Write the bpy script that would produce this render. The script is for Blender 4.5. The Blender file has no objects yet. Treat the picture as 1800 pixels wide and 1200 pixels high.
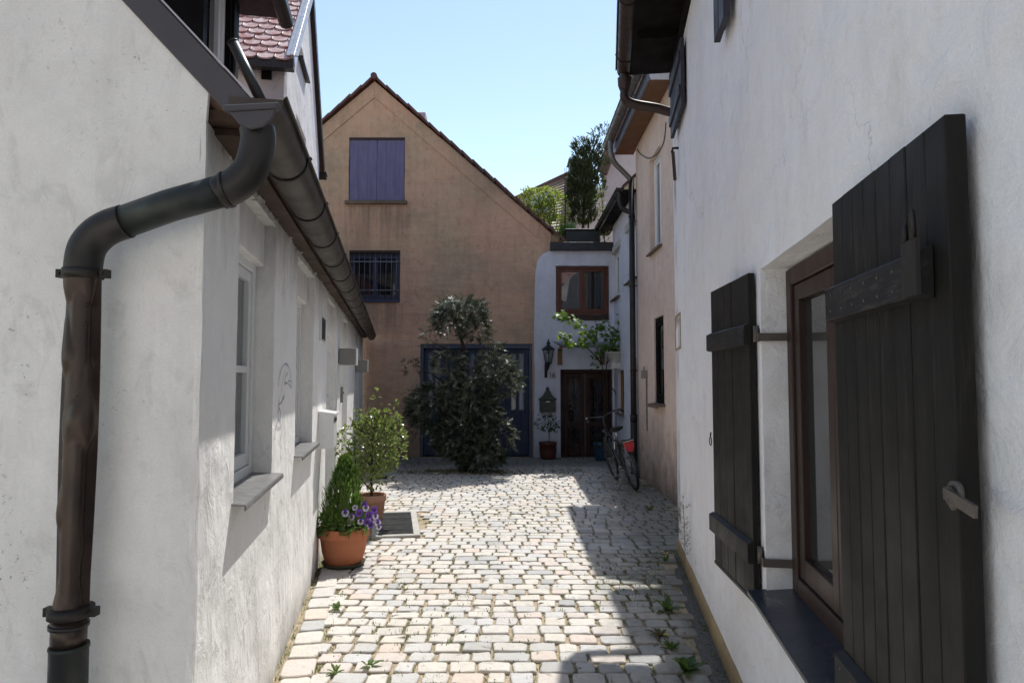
import bpy, bmesh, math, random
from mathutils import Vector, Matrix, noise
from mathutils.geometry import tessellate_polygon
random.seed(7)
R = random.uniform
PI = math.pi
scene = bpy.context.scene
col = scene.collection
Z = Vector((0, 0, 1))

# ------------------------------------------------------------------ survey: the camera station the heights were measured from
EYE = Vector((0, 0, 1.6)); F = 1200.0; TH = math.atan(68/1200)
def ray(u, v):
    a = (u-900)/F; b = (600-v)/F
    return Vector((a, math.cos(TH)-b*math.sin(TH), math.sin(TH)+b*math.cos(TH)))
def ground(u, v, z=0.0):
    r = ray(u, v); t = (z-EYE.z)/r.z
    return EYE + r*t
def at_y(u, v, y):
    r = ray(u, v); return EYE + r*(y/r.y)

class Fr:                       # an upright wall frame: s along, z up, o out of the wall
    def __init__(self, O, d, n):
        self.O = Vector(O); self.d = Vector(d).normalized(); self.n = Vector(n).normalized()
        self.flip = self.d.cross(Z).dot(self.n) < 0
    def p(self, s, z, o=0.0):
        return self.O + self.d*s + self.n*o + Z*z
    def px(self, u, v, o=0.0):
        r = ray(u, v); q = self.O + self.n*o
        t = (q-EYE).dot(self.n)/r.dot(self.n)
        h = EYE + r*t - self.O
        return h.dot(self.d), h.z

# ------------------------------------------------------------------ mesh builder
class MB:
    def __init__(self):
        self.v = []; self.f = []; self.m = []; self.r = []; self.s = []
    def add(self, vs, fs, mat=0, rnd=None, smooth=False):
        b = len(self.v)
        self.v.extend(Vector(q) for q in vs)
        if rnd is None: rnd = random.random()
        for f in fs:
            self.f.append([b+i for i in f]); self.m.append(mat); self.r.append(rnd); self.s.append(smooth)
        return self
    def hexa(self, c, mat=0, rnd=None):     # 8 corners: bottom 4 ccw, top 4 ccw
        return self.add(c, [(3,2,1,0),(4,5,6,7),(0,1,5,4),(1,2,6,5),(2,3,7,6),(3,0,4,7)], mat, rnd)
    def box(self, fr, s0, s1, z0, z1, o0, o1, mat=0, rnd=None):
        p = fr.p
        c = [p(s0,z0,o0),p(s1,z0,o0),p(s1,z0,o1),p(s0,z0,o1),p(s0,z1,o0),p(s1,z1,o0),p(s1,z1,o1),p(s0,z1,o1)]
        if not fr.flip: c = [c[3],c[2],c[1],c[0],c[7],c[6],c[5],c[4]]
        return self.hexa(c, mat, rnd)
    def abox(self, x0,x1,y0,y1,z0,z1, mat=0, rnd=None):
        return self.hexa([(x0,y0,z0),(x1,y0,z0),(x1,y1,z0),(x0,y1,z0),(x0,y0,z1),(x1,y0,z1),(x1,y1,z1),(x0,y1,z1)], mat, rnd)
    def bar(self, a, b, w, h, up=Z, mat=0, rnd=None):   # rectangular bar from a to b
        a = Vector(a); b = Vector(b); d = (b-a).normalized()
        side = d.cross(Vector(up))
        if side.length < 1e-4: side = d.cross(Vector((1,0,0)))
        side.normalize(); u = side.cross(d).normalized()
        s = side*w/2; t = u*h/2
        return self.hexa([a-s-t,a+s-t,b+s-t,b-s-t,a-s+t,a+s+t,b+s+t,b-s+t], mat, rnd)
    def tube(self, pts, r, n=12, caps=True, mat=0, rnd=None, smooth=True, closed=False, arc=None):
        pts = [Vector(q) for q in pts]; m = len(pts)
        rs = r if isinstance(r, (list, tuple)) else [r]*m
        vs = []; prev = None
        for i, q in enumerate(pts):
            if closed: t = pts[(i+1) % m]-pts[i-1]
            else: t = pts[min(i+1, m-1)]-pts[max(i-1, 0)]
            t.normalize()
            if prev is None:
                x = t.cross(Z)
                if x.length < 1e-3: x = t.cross(Vector((0, 1, 0)))
                x.normalize()
            else:
                x = prev - t*prev.dot(t)
                x.normalize()
            prev = x; y = t.cross(x)
            for k in range(n):
                a = 2*PI*k/n
                vs.append(q + (x*math.cos(a)+y*math.sin(a))*rs[i])
        fs = []
        for i in range(m if closed else m-1):
            j = (i+1) % m
            for k in range(n):
                l = (k+1) % n
                fs.append((i*n+k, i*n+l, j*n+l, j*n+k))
        b = len(self.v)
        self.add(vs, fs, mat, rnd, smooth)
        if caps and not closed:
            rr = self.r[-1]
            self.f.append([b+k for k in range(n)][::-1]); self.f.append([b+(m-1)*n+k for k in range(n)])
            for _ in range(2): self.m.append(mat); self.r.append(rr); self.s.append(False)
        return self
    def lathe(self, c, prof, n=32, mat=0, smooth=True, rnd=None, wob=0.0):
        c = Vector(c); vs = []
        for (r, z) in prof:
            for k in range(n):
                a = 2*PI*k/n
                w = 1+wob*math.sin(3*a+z*9)
                vs.append(c+Vector((r*w*math.cos(a), r*w*math.sin(a), z)))
        fs = []
        for i in range(len(prof)-1):
            for k in range(n):
                l = (k+1) % n
                fs.append((i*n+k, i*n+l, (i+1)*n+l, (i+1)*n+k))
        self.add(vs, fs, mat, rnd, smooth)
        return self
    def prism(self, poly, ext, mat=0, rnd=None):     # planar polygon extruded by ext
        poly = [Vector(q) for q in poly]; ext = Vector(ext); n = len(poly)
        nn = Vector((0,0,0))
        for i in range(n): nn += poly[i].cross(poly[(i+1) % n])
        if nn.dot(ext) > 0: poly = poly[::-1]
        vs = poly + [q+ext for q in poly]
        fs = [tuple(range(n)), tuple(range(2*n-1, n-1, -1))]
        for i in range(n):
            j = (i+1) % n
            fs.append((j, i, n+i, n+j))
        return self.add(vs, fs, mat, rnd)
    def wall(self, fr, outer, holes=(), depth=0.12, o=0.0, thick=0.3, mat=0, backs=(), edge=True, back=True):
        loops = [[Vector((a, b, 0)) for a, b in L] for L in [outer]+list(holes)]
        flat = [q for L in loops for q in L]
        tris = tessellate_polygon(loops)
        vs = [fr.p(q.x, q.y, o) for q in flat]; fs = []
        for t in tris:
            a, b, c = (flat[i] for i in t)
            cr = (b.x-a.x)*(c.y-a.y)-(b.y-a.y)*(c.x-a.x)
            if abs(cr) < 1e-12: continue
            pos = cr > 0
            good = pos != fr.flip
            fs.append(tuple(t) if good else tuple(t)[::-1])
        self.add(vs, fs, mat)
        for hi, H in enumerate(holes):
            dp = depth[hi] if isinstance(depth, (list, tuple)) else depth
            n = len(H); a = [fr.p(x, y, o) for x, y in H]; b = [fr.p(x, y, o-dp) for x, y in H]
            self.add(a+b, [(i, (i+1) % n, n+(i+1) % n, n+i) for i in range(n)], mat)
            if hi in backs:
                self.add(b, [tuple(range(n))], mat)
        if back:
            L2 = [Vector((a, b, 0)) for a, b in outer]
            self.add([fr.p(q.x, q.y, o-thick) for q in L2], [tuple(t) for t in tessellate_polygon([L2])], mat)
        if edge:
            n = len(outer); a = [fr.p(x, y, o) for x, y in outer]; b = [fr.p(x, y, o-thick) for x, y in outer]
            self.add(a+b, [((i+1) % n, i, n+i, n+(i+1) % n) for i in range(n)], mat)
        return self
    def build(self, name, mats, parent=None, bevel=0.0, origin=None, seg=1, recalc=False):
        if not isinstance(mats, (list, tuple)): mats = [mats]
        if parent is not None:
            root = parent
            while root.parent is not None: root = root.parent
            org = root.location.copy()
        else:
            org = Vector(origin) if origin is not None else Vector((0, 0, 0))
        me = bpy.data.meshes.new(name)
        me.from_pydata([tuple(q-org) for q in self.v], [], self.f)
        for m in mats: me.materials.append(m)
        me.polygons.foreach_set('material_index', self.m)
        me.polygons.foreach_set('use_smooth', self.s)
        at = me.attributes.new('rnd', 'FLOAT', 'FACE'); at.data.foreach_set('value', self.r)
        if recalc:
            bm = bmesh.new(); bm.from_mesh(me); bmesh.ops.recalc_face_normals(bm, faces=bm.faces); bm.to_mesh(me); bm.free()
        me.update()
        o = bpy.data.objects.new(name, me); col.objects.link(o)
        if parent is not None: o.parent = parent
        else: o.location = org
        if bevel:
            b = o.modifiers.new('Bevel', 'BEVEL'); b.width = bevel; b.segments = seg; b.limit_method = 'ANGLE'; b.angle_limit = 0.6
            b.harden_normals = False
        return o

def tag(o, label=None, cat=None, group=None, kind=None):
    if label: o['label'] = label
    if cat: o['category'] = cat
    if group: o['group'] = group
    if kind: o['kind'] = kind
    return o
def thing(name, label, cat, loc=(0,0,0), group=None):
    o = bpy.data.objects.new(name, None); col.objects.link(o); o.location = loc; o.empty_display_size = .1
    return tag(o, label, cat, group)
def copy_tree(o, parent=None):
    c = o.copy(); col.objects.link(c)
    if parent is not None: c.parent = parent
    for ch in [k for k in o.children]: copy_tree(ch, c)
    return c
def jrect(s0, s1, z0, z1, j=0.004, step=0.09):
    pts = []
    def side(a, b):
        n = max(1, int(math.hypot(b[0]-a[0], b[1]-a[1])/step))
        for i in range(n):
            t = i/n
            jj = 0 if i == 0 else j
            pts.append((a[0]+(b[0]-a[0])*t+R(-jj, jj), a[1]+(b[1]-a[1])*t+R(-jj, jj)))
    side((s0,z0),(s1,z0)); side((s1,z0),(s1,z1)); side((s1,z1),(s0,z1)); side((s0,z1),(s0,z0))
    return pts
def smooth_path(pts, k=6):       # Catmull-Rom through points
    pts = [Vector(p) for p in pts]; out = []
    for i in range(len(pts)-1):
        p0 = pts[max(i-1,0)]; p1 = pts[i]; p2 = pts[i+1]; p3 = pts[min(i+2,len(pts)-1)]
        for j in range(k):
            t = j/k
            out.append(0.5*((2*p1)+(p2-p0)*t+(2*p0-5*p1+4*p2-p3)*t*t+(-p0+3*p1-3*p2+p3)*t**3))
    out.append(pts[-1]); return out

# ------------------------------------------------------------------ materials
class NT:
    def __init__(self, name):
        self.mat = bpy.data.materials.new(name); self.mat.use_nodes = True
        self.t = self.mat.node_tree; self.b = self.t.nodes['Principled BSDF']; self.out = self.t.nodes['Material Output']
        self.pos = self.t.nodes.new('ShaderNodeNewGeometry').outputs['Position']
    def n(self, typ, **kw):
        nd = self.t.nodes.new(typ)
        for k, v in kw.items():
            if k.startswith('_'): setattr(nd, k[1:], v)
            else:
                key = int(k[1:]) if k[0] == 'i' and k[1:].isdigit() else k.replace('__', ' ')
                s = nd.inputs[key]
                if isinstance(v, bpy.types.NodeSocket): self.t.links.new(v, s)
                else: s.default_value = v
        return nd
    def link(self, a, b): self.t.links.new(a, b)
    def vec(self, scale=(1,1,1), rot=(0,0,0), src=None):
        return self.n('ShaderNodeMapping', Vector=src or self.pos, Scale=scale, Rotation=rot).outputs[0]
    def noise(self, scale, detail=4, rough=.55, vec=None, dist=0.0):
        return self.n('ShaderNodeTexNoise', Vector=vec or self.pos, Scale=scale, Detail=detail, Roughness=rough, Distortion=dist).outputs[0]
    def ramp(self, fac, a, b, ca=(0,0,0,1), cb=(1,1,1,1)):
        r = self.n('ShaderNodeValToRGB', Fac=fac); e = r.color_ramp.elements
        e[0].position = a; e[1].position = b; e[0].color = ca; e[1].color = cb
        return r.outputs[0]
    def mix(self, fac, a, b, mode='MIX'):
        m = self.n('ShaderNodeMix', _data_type='RGBA', _blend_type=mode)
        for s, v in ((m.inputs[0], fac), (m.inputs[6], a), (m.inputs[7], b)):
            if isinstance(v, bpy.types.NodeSocket): self.link(v, s)
            elif s == m.inputs[0]: s.default_value = v
            else: s.default_value = tuple(v)+((1,) if len(v) == 3 else ())
        return m.outputs[2]
    def math(self, op, a, b=0.0):
        m = self.n('ShaderNodeMath', _operation=op, i0=a, i1=b); return m.outputs[0]
    def attr(self, name='rnd'):
        a = self.n('ShaderNodeAttribute'); a.attribute_name = name; return a.outputs['Fac']
    def bump(self, h, strength=.3, dist=.02, prev=None):
        b = self.n('ShaderNodeBump', Height=h, Strength=strength, Distance=dist)
        if prev is not None: self.link(prev, b.inputs['Normal'])
        return b.outputs[0]
    def setp(self, **kw):
        for k, v in kw.items():
            s = self.b.inputs[k.replace('__', ' ')]
            if isinstance(v, bpy.types.NodeSocket): self.link(v, s)
            else: s.default_value = (tuple(v)+(1,)) if isinstance(v, tuple) and len(v) == 3 else v
        return self.mat
    def z(self):
        return self.n('ShaderNodeSeparateXYZ', Vector=self.pos).outputs[2]

def sc(c, k): return tuple(min(1, x*k) for x in c)
def plaster(name, base, dirt, amount=.5, lump=.5, brush=(1,1,1), rot=(0,0,0), foot_tone=.5, foot_h=.5, speck=.3, grit=.25, warm=None, warm_amt=0, eave=None, stroke=.25, crack=.35, drips=()):
    t = NT(name)
    big = t.ramp(t.noise(.9, 6, .62, dist=.5), .40, .68)
    c = t.mix(t.math('MULTIPLY', big, amount), base, dirt)
    med = t.ramp(t.noise(5.5, 7, .7, dist=.3), .44, .70)
    c = t.mix(t.math('MULTIPLY', med, amount*.6), c, sc(dirt, .88))
    if warm:
        w = t.ramp(t.noise(.55, 4, .55), .36, .62)
        c = t.mix(t.math('MULTIPLY', w, warm_amt), c, warm)
    st = t.ramp(t.noise(1.0, 6, .65, vec=t.vec((6, 6, .5))), .50, .78)      # rain streaks
    c = t.mix(t.math('MULTIPLY', st, amount*.45), c, sc(dirt, .72))
    # trowel strokes and fine sand variation in tone
    tk = t.ramp(t.noise(7, 4, .7, vec=t.vec((1.0, 1.0, .5), (.75, .15, 0)), dist=1.5), .54, .68)
    c = t.mix(t.math('MULTIPLY', tk, stroke), c, sc(dirt, .85))
    fs = t.ramp(t.noise(170, 2, .7), .3, .7, (.95,.95,.95,1), (1.05,1.05,1.05,1))
    c = t.mix(1.0, c, fs, 'MULTIPLY')
    sp = t.ramp(t.noise(42, 5, .75), .60, .70)
    sp2 = t.ramp(t.noise(1.7, 5, .7, dist=.6), .53, .64)
    c = t.mix(t.math('MULTIPLY', t.math('MULTIPLY', sp, sp2), speck), c, sc(dirt, .30))
    pit = t.ramp(t.noise(24, 2, .5), .74, .79)
    c = t.mix(t.math('MULTIPLY', pit, speck*.6), c, sc(dirt, .4))
    # hairline cracks, only here and there
    wv = t.n('ShaderNodeVectorMath', _operation='ADD', i0=t.pos, i1=t.n('ShaderNodeVectorMath', _operation='SCALE', i0=t.n('ShaderNodeTexNoise', Vector=t.pos, Scale=2.6, Detail=5, Roughness=.7).outputs[1], Scale=.55).outputs[0]).outputs[0]
    vo = t.n('ShaderNodeTexVoronoi', _feature='DISTANCE_TO_EDGE', Vector=wv, Scale=.85)
    ck = t.math('MULTIPLY', t.ramp(vo.outputs['Distance'], .0025, .006, (1,1,1,1), (0,0,0,1)), t.ramp(t.noise(.8, 3, .5), .50, .60))
    c = t.mix(t.math('MULTIPLY', ck, crack), c, sc(dirt, .35))
    if drips:
        sx = t.n('ShaderNodeSeparateXYZ', Vector=t.pos); stn = t.ramp(t.noise(1.0, 5, .7, vec=t.vec((9, 9, .6))), .38, .66)
        for (dx0, dx1, dz, dl) in drips:
            m1 = t.math('MULTIPLY', t.n('ShaderNodeMapRange', i0=sx.outputs[0], i1=dx0-.06, i2=dx0+.06).outputs[0], t.n('ShaderNodeMapRange', i0=sx.outputs[0], i1=dx1-.06, i2=dx1+.06, i3=1.0, i4=0.0).outputs[0])
            m2 = t.math('MULTIPLY', t.n('ShaderNodeMapRange', i0=sx.outputs[2], i1=dz-dl, i2=dz).outputs[0], t.math('LESS_THAN', sx.outputs[2], dz))
            c = t.mix(t.math('MULTIPLY', t.math('MULTIPLY', m1, m2), t.math('MULTIPLY', stn, .75)), c, sc(dirt, .45))
    # damp, dirty foot of the wall; a tall height darkens the lower wall
    nz = t.math('ADD', t.z(), t.math('MULTIPLY', t.math('SUBTRACT', t.noise(3.2, 5, .65), .5), foot_h*1.6))
    g = t.ramp(nz, 0.0, foot_h, (1,1,1,1), (0,0,0,1))
    c = t.mix(t.math('MULTIPLY', g, foot_tone), c, sc(dirt, .45))
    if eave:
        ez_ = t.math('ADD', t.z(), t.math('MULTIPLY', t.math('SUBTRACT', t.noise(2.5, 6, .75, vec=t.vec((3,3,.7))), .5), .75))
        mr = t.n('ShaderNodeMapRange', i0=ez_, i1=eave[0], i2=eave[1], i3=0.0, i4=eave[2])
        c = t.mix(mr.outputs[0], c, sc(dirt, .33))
    h1 = t.noise(2.2, 3, .5, vec=t.vec(brush, rot)); h2 = t.noise(9, 5, .65, vec=t.vec(brush, rot), dist=.6); h3 = t.noise(110, 3, .65)
    b = t.bump(h1, min(1, lump*.7), .09)
    b = t.bump(h2, min(1, lump*.6), .022, b)
    b = t.bump(h3, grit, .003, b)
    return t.setp(Base__Color=c, Normal=b, Roughness=.92, Specular__IOR__Level=.15)
def paint(name, c, c2=None, rough=.5, metallic=0.0, scale=8, stretch=(1,1,1), amt=.6, bump=.08, spec=.5, vary=0.25):
    t = NT(name)
    n1 = t.ramp(t.noise(scale, 5, .65, vec=t.vec(stretch)), .35, .7)
    k = t.mix(t.math('MULTIPLY', n1, amt), c, c2 or sc(c, .6))
    if vary:
        k = t.mix(t.math('MULTIPLY', t.attr(), vary), k, sc(c2 or c, .7))
    b = t.bump(t.noise(scale*6, 3, .6, vec=t.vec(stretch)), bump, .004)
    rr = t.ramp(t.noise(scale*1.7, 3), .3, .7, (rough*.75,)*3+(1,), (min(1, rough*1.25),)*3+(1,))
    return t.setp(Base__Color=k, Roughness=rr, Metallic=metallic, Normal=b, Specular__IOR__Level=spec)
def wood(name, c, c2, rough=.6, along='z', spec=.35):
    st = {'z': (14, 14, .7), 'x': (.7, 14, 14), 'y': (14, .7, 14)}[along]
    return paint(name, c, c2, rough=rough, scale=2.2, stretch=st, amt=.8, bump=.18, spec=spec, vary=.35)
def leafmat(name, c, c2, trans=.4, rough=.45, tcol=None):
    t = NT(name)
    a = t.attr()
    k = t.mix(a, c, c2)
    k = t.mix(t.math('MULTIPLY', t.noise(25, 2), .35), k, sc(c, .6))
    t.setp(Base__Color=k, Roughness=rough, Specular__IOR__Level=.4)
    tr = t.n('ShaderNodeBsdfTranslucent', Color=t.mix(.5, k, tcol or sc(c2, 1.6)))
    m = t.n('ShaderNodeMixShader', i0=trans, i1=t.b.outputs[0], i2=tr.outputs[0])
    t.link(m.outputs[0], t.out.inputs[0])
    return t.mat
def glassmat(name, c=(.012,.014,.016), rough=.03, vary=0.0, c2=(.1,.1,.1), spec=.6, stretch=(4,4,.4)):
    t = NT(name)
    k = c
    if vary: k = t.mix(t.math('MULTIPLY', t.ramp(t.noise(2.5, 3, vec=t.vec(stretch)), .45, .6), vary), c, c2)
    b = t.bump(t.noise(3, 2), .02, .01)
    return t.setp(Base__Color=k, Roughness=rough, Specular__IOR__Level=spec, Normal=b)
def clearglass(name, tint=(.9,.93,.92), refl=.12):
    t = NT(name)
    tr = t.n('ShaderNodeBsdfTransparent', Color=tuple(tint)+(1,)); gl = t.n('ShaderNodeBsdfGlossy', Roughness=.02)
    fr = t.n('ShaderNodeFresnel', IOR=1.5)
    m = t.n('ShaderNodeMixShader', i0=t.math('ADD', fr.outputs[0], refl*.4), i1=tr.outputs[0], i2=gl.outputs[0])
    t.link(m.outputs[0], t.out.inputs[0]); return t.mat

M = {}
M['white_side'] = plaster('white_render_side', (.955,.935,.90), (.66,.63,.59), amount=.16, lump=.9, brush=(1,1,.7), rot=(0,.5,0), foot_tone=.55, foot_h=.26, speck=.4, stroke=.12, eave=(2.05,2.6,.75))
M['white_gable'] = plaster('white_render_gable', (.95,.92,.88), (.62,.60,.56), amount=.38, lump=.3, foot_tone=.45, foot_h=.5, speck=1.0, grit=.4, stroke=.3)
M['white_right'] = plaster('white_trowelled_render', (.90,.89,.89), (.66,.60,.57), amount=.26, lump=1.0, brush=(1,.75,1.1), rot=(.6,0,0), foot_tone=.0, speck=.2, grit=.3, stroke=.18)
M['ochre_base'] = plaster('ochre_plinth', (.42,.31,.17), (.2,.15,.09), amount=.5, lump=.5, foot_tone=.6, foot_h=.12, speck=.5)
M['brown_render'] = plaster('brown_render', (.58,.415,.275), (.31,.245,.175), amount=.75, lump=.7, brush=(.6,1,1.7), foot_tone=.5, foot_h=2.6, speck=.7, stroke=.4, drips=((-3.6,-2.2,5.35,1.3),(-3.6,-2.35,3.25,1.0)), warm=(.68,.40,.27), warm_amt=.75)  # darker over its whole lower part, towards the ground
M['brown_band'] = plaster('brown_render_band', (.80,.53,.32), (.5,.36,.22), amount=.5, lump=.2, foot_tone=0, speck=.4)
M['white_far'] = plaster('white_render_far', (.68,.69,.76), (.42,.42,.46), amount=.35, lump=.6, foot_tone=.4, foot_h=.4, speck=.4)
M['peach'] = plaster('peach_render', (.78,.62,.52), (.42,.34,.29), amount=.45, lump=.4, foot_tone=.85, foot_h=1.0, speck=.6, warm=(.74,.57,.46), warm_amt=.5)
M['lilac'] = plaster('lilac_render', (.58,.49,.50), (.4,.32,.33), amount=.4, lump=.3, foot_tone=0)
M['pinkwhite'] = plaster('pink_white_render', (.84,.80,.79), (.6,.54,.53), amount=.3, lump=.7, foot_tone=0, speck=.2)
M['metal_dark'] = paint('dark_zinc', (.024,.023,.023), (.05,.045,.04), rough=.42, metallic=.55, scale=5, amt=.8, spec=.5)
M['copper'] = paint('weathered_copper_pipe', (.030,.022,.018), (.085,.055,.042), rough=.34, metallic=.5, scale=4, amt=.9, stretch=(1,1,.6), spec=.55)
M['copper_green'] = paint('patinated_pipe', (.026,.029,.027), (.06,.07,.063), rough=.45, metallic=.4, scale=6, amt=.8)
M['gutter'] = paint('gutter_sheet', (.10,.085,.07), (.055,.045,.04), rough=.5, metallic=.45, scale=3.5, amt=.8, spec=.5)
M['band_dark'] = paint('dark_iron_strap', (.02,.018,.016), (.035,.028,.022), rough=.55, metallic=.3)
M['pipe_foot'] = paint('cast_iron_foot', (.014,.019,.018), (.03,.034,.03), rough=.5, metallic=.2)
M['fascia'] = paint('slate_grey_flashing', (.075,.068,.075), (.055,.05,.055), rough=.6, scale=3, amt=.6)
M['flash_edge'] = paint('bare_zinc_edge', (.6,.6,.62), (.4,.4,.42), rough=.35, metallic=.6)
M['soffit'] = wood('orange_brown_soffit', (.07,.033,.017), (.035,.02,.012), along='y')
M['soffit_far'] = wood('orange_soffit_board', (.22,.115,.055), (.15,.08,.04), along='y')
M['eave_dark'] = wood('black_stained_boards', (.006,.005,.0045), (.012,.009,.008), along='y', spec=.15, rough=.8)
M['shutter'] = wood('black_brown_shutter_boards', (.011,.010,.009), (.030,.024,.020), rough=.6, along='z', spec=.22)
M['shutter_batten'] = wood('shutter_batten', (.014,.0135,.015), (.034,.030,.027), rough=.55, along='y', spec=.28)
def faded_boards(name, c, c2, worn, along='z', spec=.22):
    m = wood(name, c, c2, rough=.6, along=along, spec=spec); nt_ = m.node_tree; b_ = nt_.nodes['Principled BSDF']; src = b_.inputs['Base Color'].links[0].from_socket
    g_ = nt_.nodes.new('ShaderNodeNewGeometry'); mp_ = nt_.nodes.new('ShaderNodeMapping'); mp_.inputs['Scale'].default_value = (30,30,1.6) if along == 'z' else (30,1.6,30); nt_.links.new(g_.outputs['Position'], mp_.inputs[0])
    n1_ = nt_.nodes.new('ShaderNodeTexNoise'); n1_.inputs['Scale'].default_value = 2.2; n1_.inputs['Detail'].default_value = 6; n1_.inputs['Roughness'].default_value = .75; nt_.links.new(mp_.outputs[0], n1_.inputs['Vector'])
    n2_ = nt_.nodes.new('ShaderNodeTexNoise'); n2_.inputs['Scale'].default_value = 1.6; n2_.inputs['Detail'].default_value = 5; nt_.links.new(g_.outputs['Position'], n2_.inputs['Vector'])
    r1_ = nt_.nodes.new('ShaderNodeMapRange'); r1_.inputs[1].default_value = .52; r1_.inputs[2].default_value = .70; nt_.links.new(n1_.outputs[0], r1_.inputs[0])
    r2_ = nt_.nodes.new('ShaderNodeMapRange'); r2_.inputs[1].default_value = .42; r2_.inputs[2].default_value = .64; nt_.links.new(n2_.outputs[0], r2_.inputs[0])
    ml_ = nt_.nodes.new('ShaderNodeMath'); ml_.operation = 'MULTIPLY'; nt_.links.new(r1_.outputs[0], ml_.inputs[0]); nt_.links.new(r2_.outputs[0], ml_.inputs[1])
    mx_ = nt_.nodes.new('ShaderNodeMix'); mx_.data_type = 'RGBA'; nt_.links.new(ml_.outputs[0], mx_.inputs[0]); nt_.links.new(src, mx_.inputs[6]); mx_.inputs[7].default_value = tuple(worn)+(1,)
    nt_.links.new(mx_.outputs[2], b_.inputs['Base Color']); return m
M['shutter'] = faded_boards('black_brown_shutter_boards', (.010,.009,.008), (.020,.017,.014), (.052,.044,.037))
M['shutter_batten'] = faded_boards('shutter_batten', (.013,.0125,.014), (.024,.021,.020), (.062,.054,.049), along='y', spec=.28)
M['frame_brown'] = wood('dark_brown_window_frame', (.055,.028,.019), (.025,.015,.012), rough=.45, along='z')
M['frame_red'] = wood('red_brown_window_frame', (.16,.055,.028), (.085,.032,.02), rough=.45, along='z')
M['frame_white'] = paint('white_window_paint', (.80,.80,.79), (.62,.61,.59), rough=.4, scale=3, amt=.35, bump=.03, vary=.05)
M['frame_blue'] = paint('dark_blue_frame_paint', (.045,.055,.10), (.03,.035,.055), rough=.5)
M['purple'] = paint('faded_violet_shutter', (.13,.115,.23), (.20,.18,.28), rough=.7, scale=3, stretch=(5,5,.7), amt=.7, bump=.1)
M['garage'] = paint('blue_grey_door_paint', (.030,.044,.085), (.02,.027,.05), rough=.6, scale=3, stretch=(3,3,.6))
M['garage_frame'] = paint('blue_grey_door_frame', (.06,.08,.125), (.04,.052,.08), rough=.5)
M['glass_dark'] = glassmat('dark_window_glass', vary=.5, c2=(.05,.055,.06))
M['glass_refl'] = glassmat('reflecting_window_glass', (.03,.032,.033), rough=.01, spec=1.0)
M['glass_curtain'] = glassmat('glass_before_curtain', (.10,.11,.11), vary=.9, c2=(.27,.28,.28), stretch=(22,22,.15), rough=.05)
M['glass_blue'] = glassmat('glass_sky', (.06,.07,.09), vary=.9, c2=(.16,.18,.22), rough=.06)
M['clear'] = clearglass('clear_glass')
M['sill_metal'] = paint('grey_sill_sheet', (.15,.148,.145), (.24,.235,.23), rough=.42, metallic=.15, scale=9, amt=.8)
M['sill_slate'] = paint('blue_black_slate_sill', (.020,.025,.038), (.035,.04,.055), rough=.32, scale=7, amt=.8, bump=.15, spec=.6)
M['stone_sill'] = plaster('stone_sill', (.20,.15,.11), (.1,.075,.06), amount=.5, foot_tone=0)
M['iron'] = paint('black_iron', (.012,.012,.013), (.025,.022,.02), rough=.45, metallic=.4)
M['grille'] = paint('grey_grille_bar', (.20,.20,.23), (.12,.12,.14), rough=.5, metallic=.3)
M['galv'] = paint('galvanised_steel', (.30,.30,.30), (.20,.19,.18), rough=.45, metallic=.6, scale=12)
M['rusty'] = paint('worn_steel_fitting', (.16,.145,.125), (.09,.06,.045), rough=.5, metallic=.5, scale=14)
M['terracotta'] = paint('terracotta', (.43,.13,.055), (.52,.27,.17), rough=.8, scale=4, amt=.45, bump=.12, spec=.25)
M['terracotta_old'] = paint('pale_terracotta', (.42,.20,.125), (.50,.30,.21), rough=.85, scale=5, amt=.8, bump=.15, spec=.2)
M['soil'] = paint('potting_soil', (.035,.024,.016), (.06,.042,.028), rough=.95, scale=30, bump=.9, spec=.1)
M['saucer'] = paint('mossy_clay_saucer', (.085,.075,.05), (.05,.055,.03), rough=.8, scale=9)
M['box_white'] = paint('white_letter_box', (.78,.78,.77), (.66,.66,.65), rough=.35, scale=3, amt=.4, bump=.02, vary=0)
M['lamp_grey'] = paint('warm_grey_lamp', (.26,.245,.225), (.21,.20,.185), rough=.5, scale=4, vary=0)
M['green_box'] = paint('dark_green_enamel', (.010,.030,.022), (.006,.016,.013), rough=.4)
M['oak'] = wood('oak_bracket', (.30,.17,.07), (.17,.09,.04), along='z')
M['roof_red'] = None
M['white_ceramic'] = paint('white_hanging_pot', (.60,.62,.58), (.48,.5,.46), rough=.4, vary=0)
M['blue_pot'] = paint('blue_glazed_pot', (.018,.06,.10), (.012,.035,.06), rough=.3, spec=.6)
M['redbrown_pot'] = paint('dark_red_plastic_pot', (.13,.035,.022), (.08,.022,.016), rough=.5)
M['planter_dark'] = paint('dark_green_planter', (.012,.018,.017), (.02,.026,.024), rough=.5)
M['coping'] = paint('black_roof_edge', (.026,.025,.030), (.04,.04,.045), rough=.6)
M['red_light'] = paint('red_reflector', (.55,.012,.018), (.42,.01,.015), rough=.25, spec=.7, bump=.02)
M['rubber'] = paint('black_rubber', (.012,.012,.012), (.02,.02,.02), rough=.8)
M['bike_paint'] = paint('dark_bike_paint', (.018,.020,.024), (.03,.032,.036), rough=.3, spec=.6, bump=.02)
M['chrome'] = paint('bright_bike_metal', (.6,.6,.6), (.42,.42,.42), rough=.25, metallic=.9, bump=.02)
M['bark'] = wood('bark', (.075,.055,.04), (.04,.03,.022), rough=.9, along='z', spec=.1)
M['concrete'] = plaster('grate_surround_concrete', (.50,.48,.44), (.33,.31,.28), amount=.5, lump=.3, foot_tone=0, speck=.6)
M['grate'] = paint('zinc_grate', (.11,.115,.12), (.17,.175,.18), rough=.4, metallic=.6)
M['grey_void'] = paint('dark_void', (.01,.01,.01), (.008,.008,.008), rough=.9)
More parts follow.
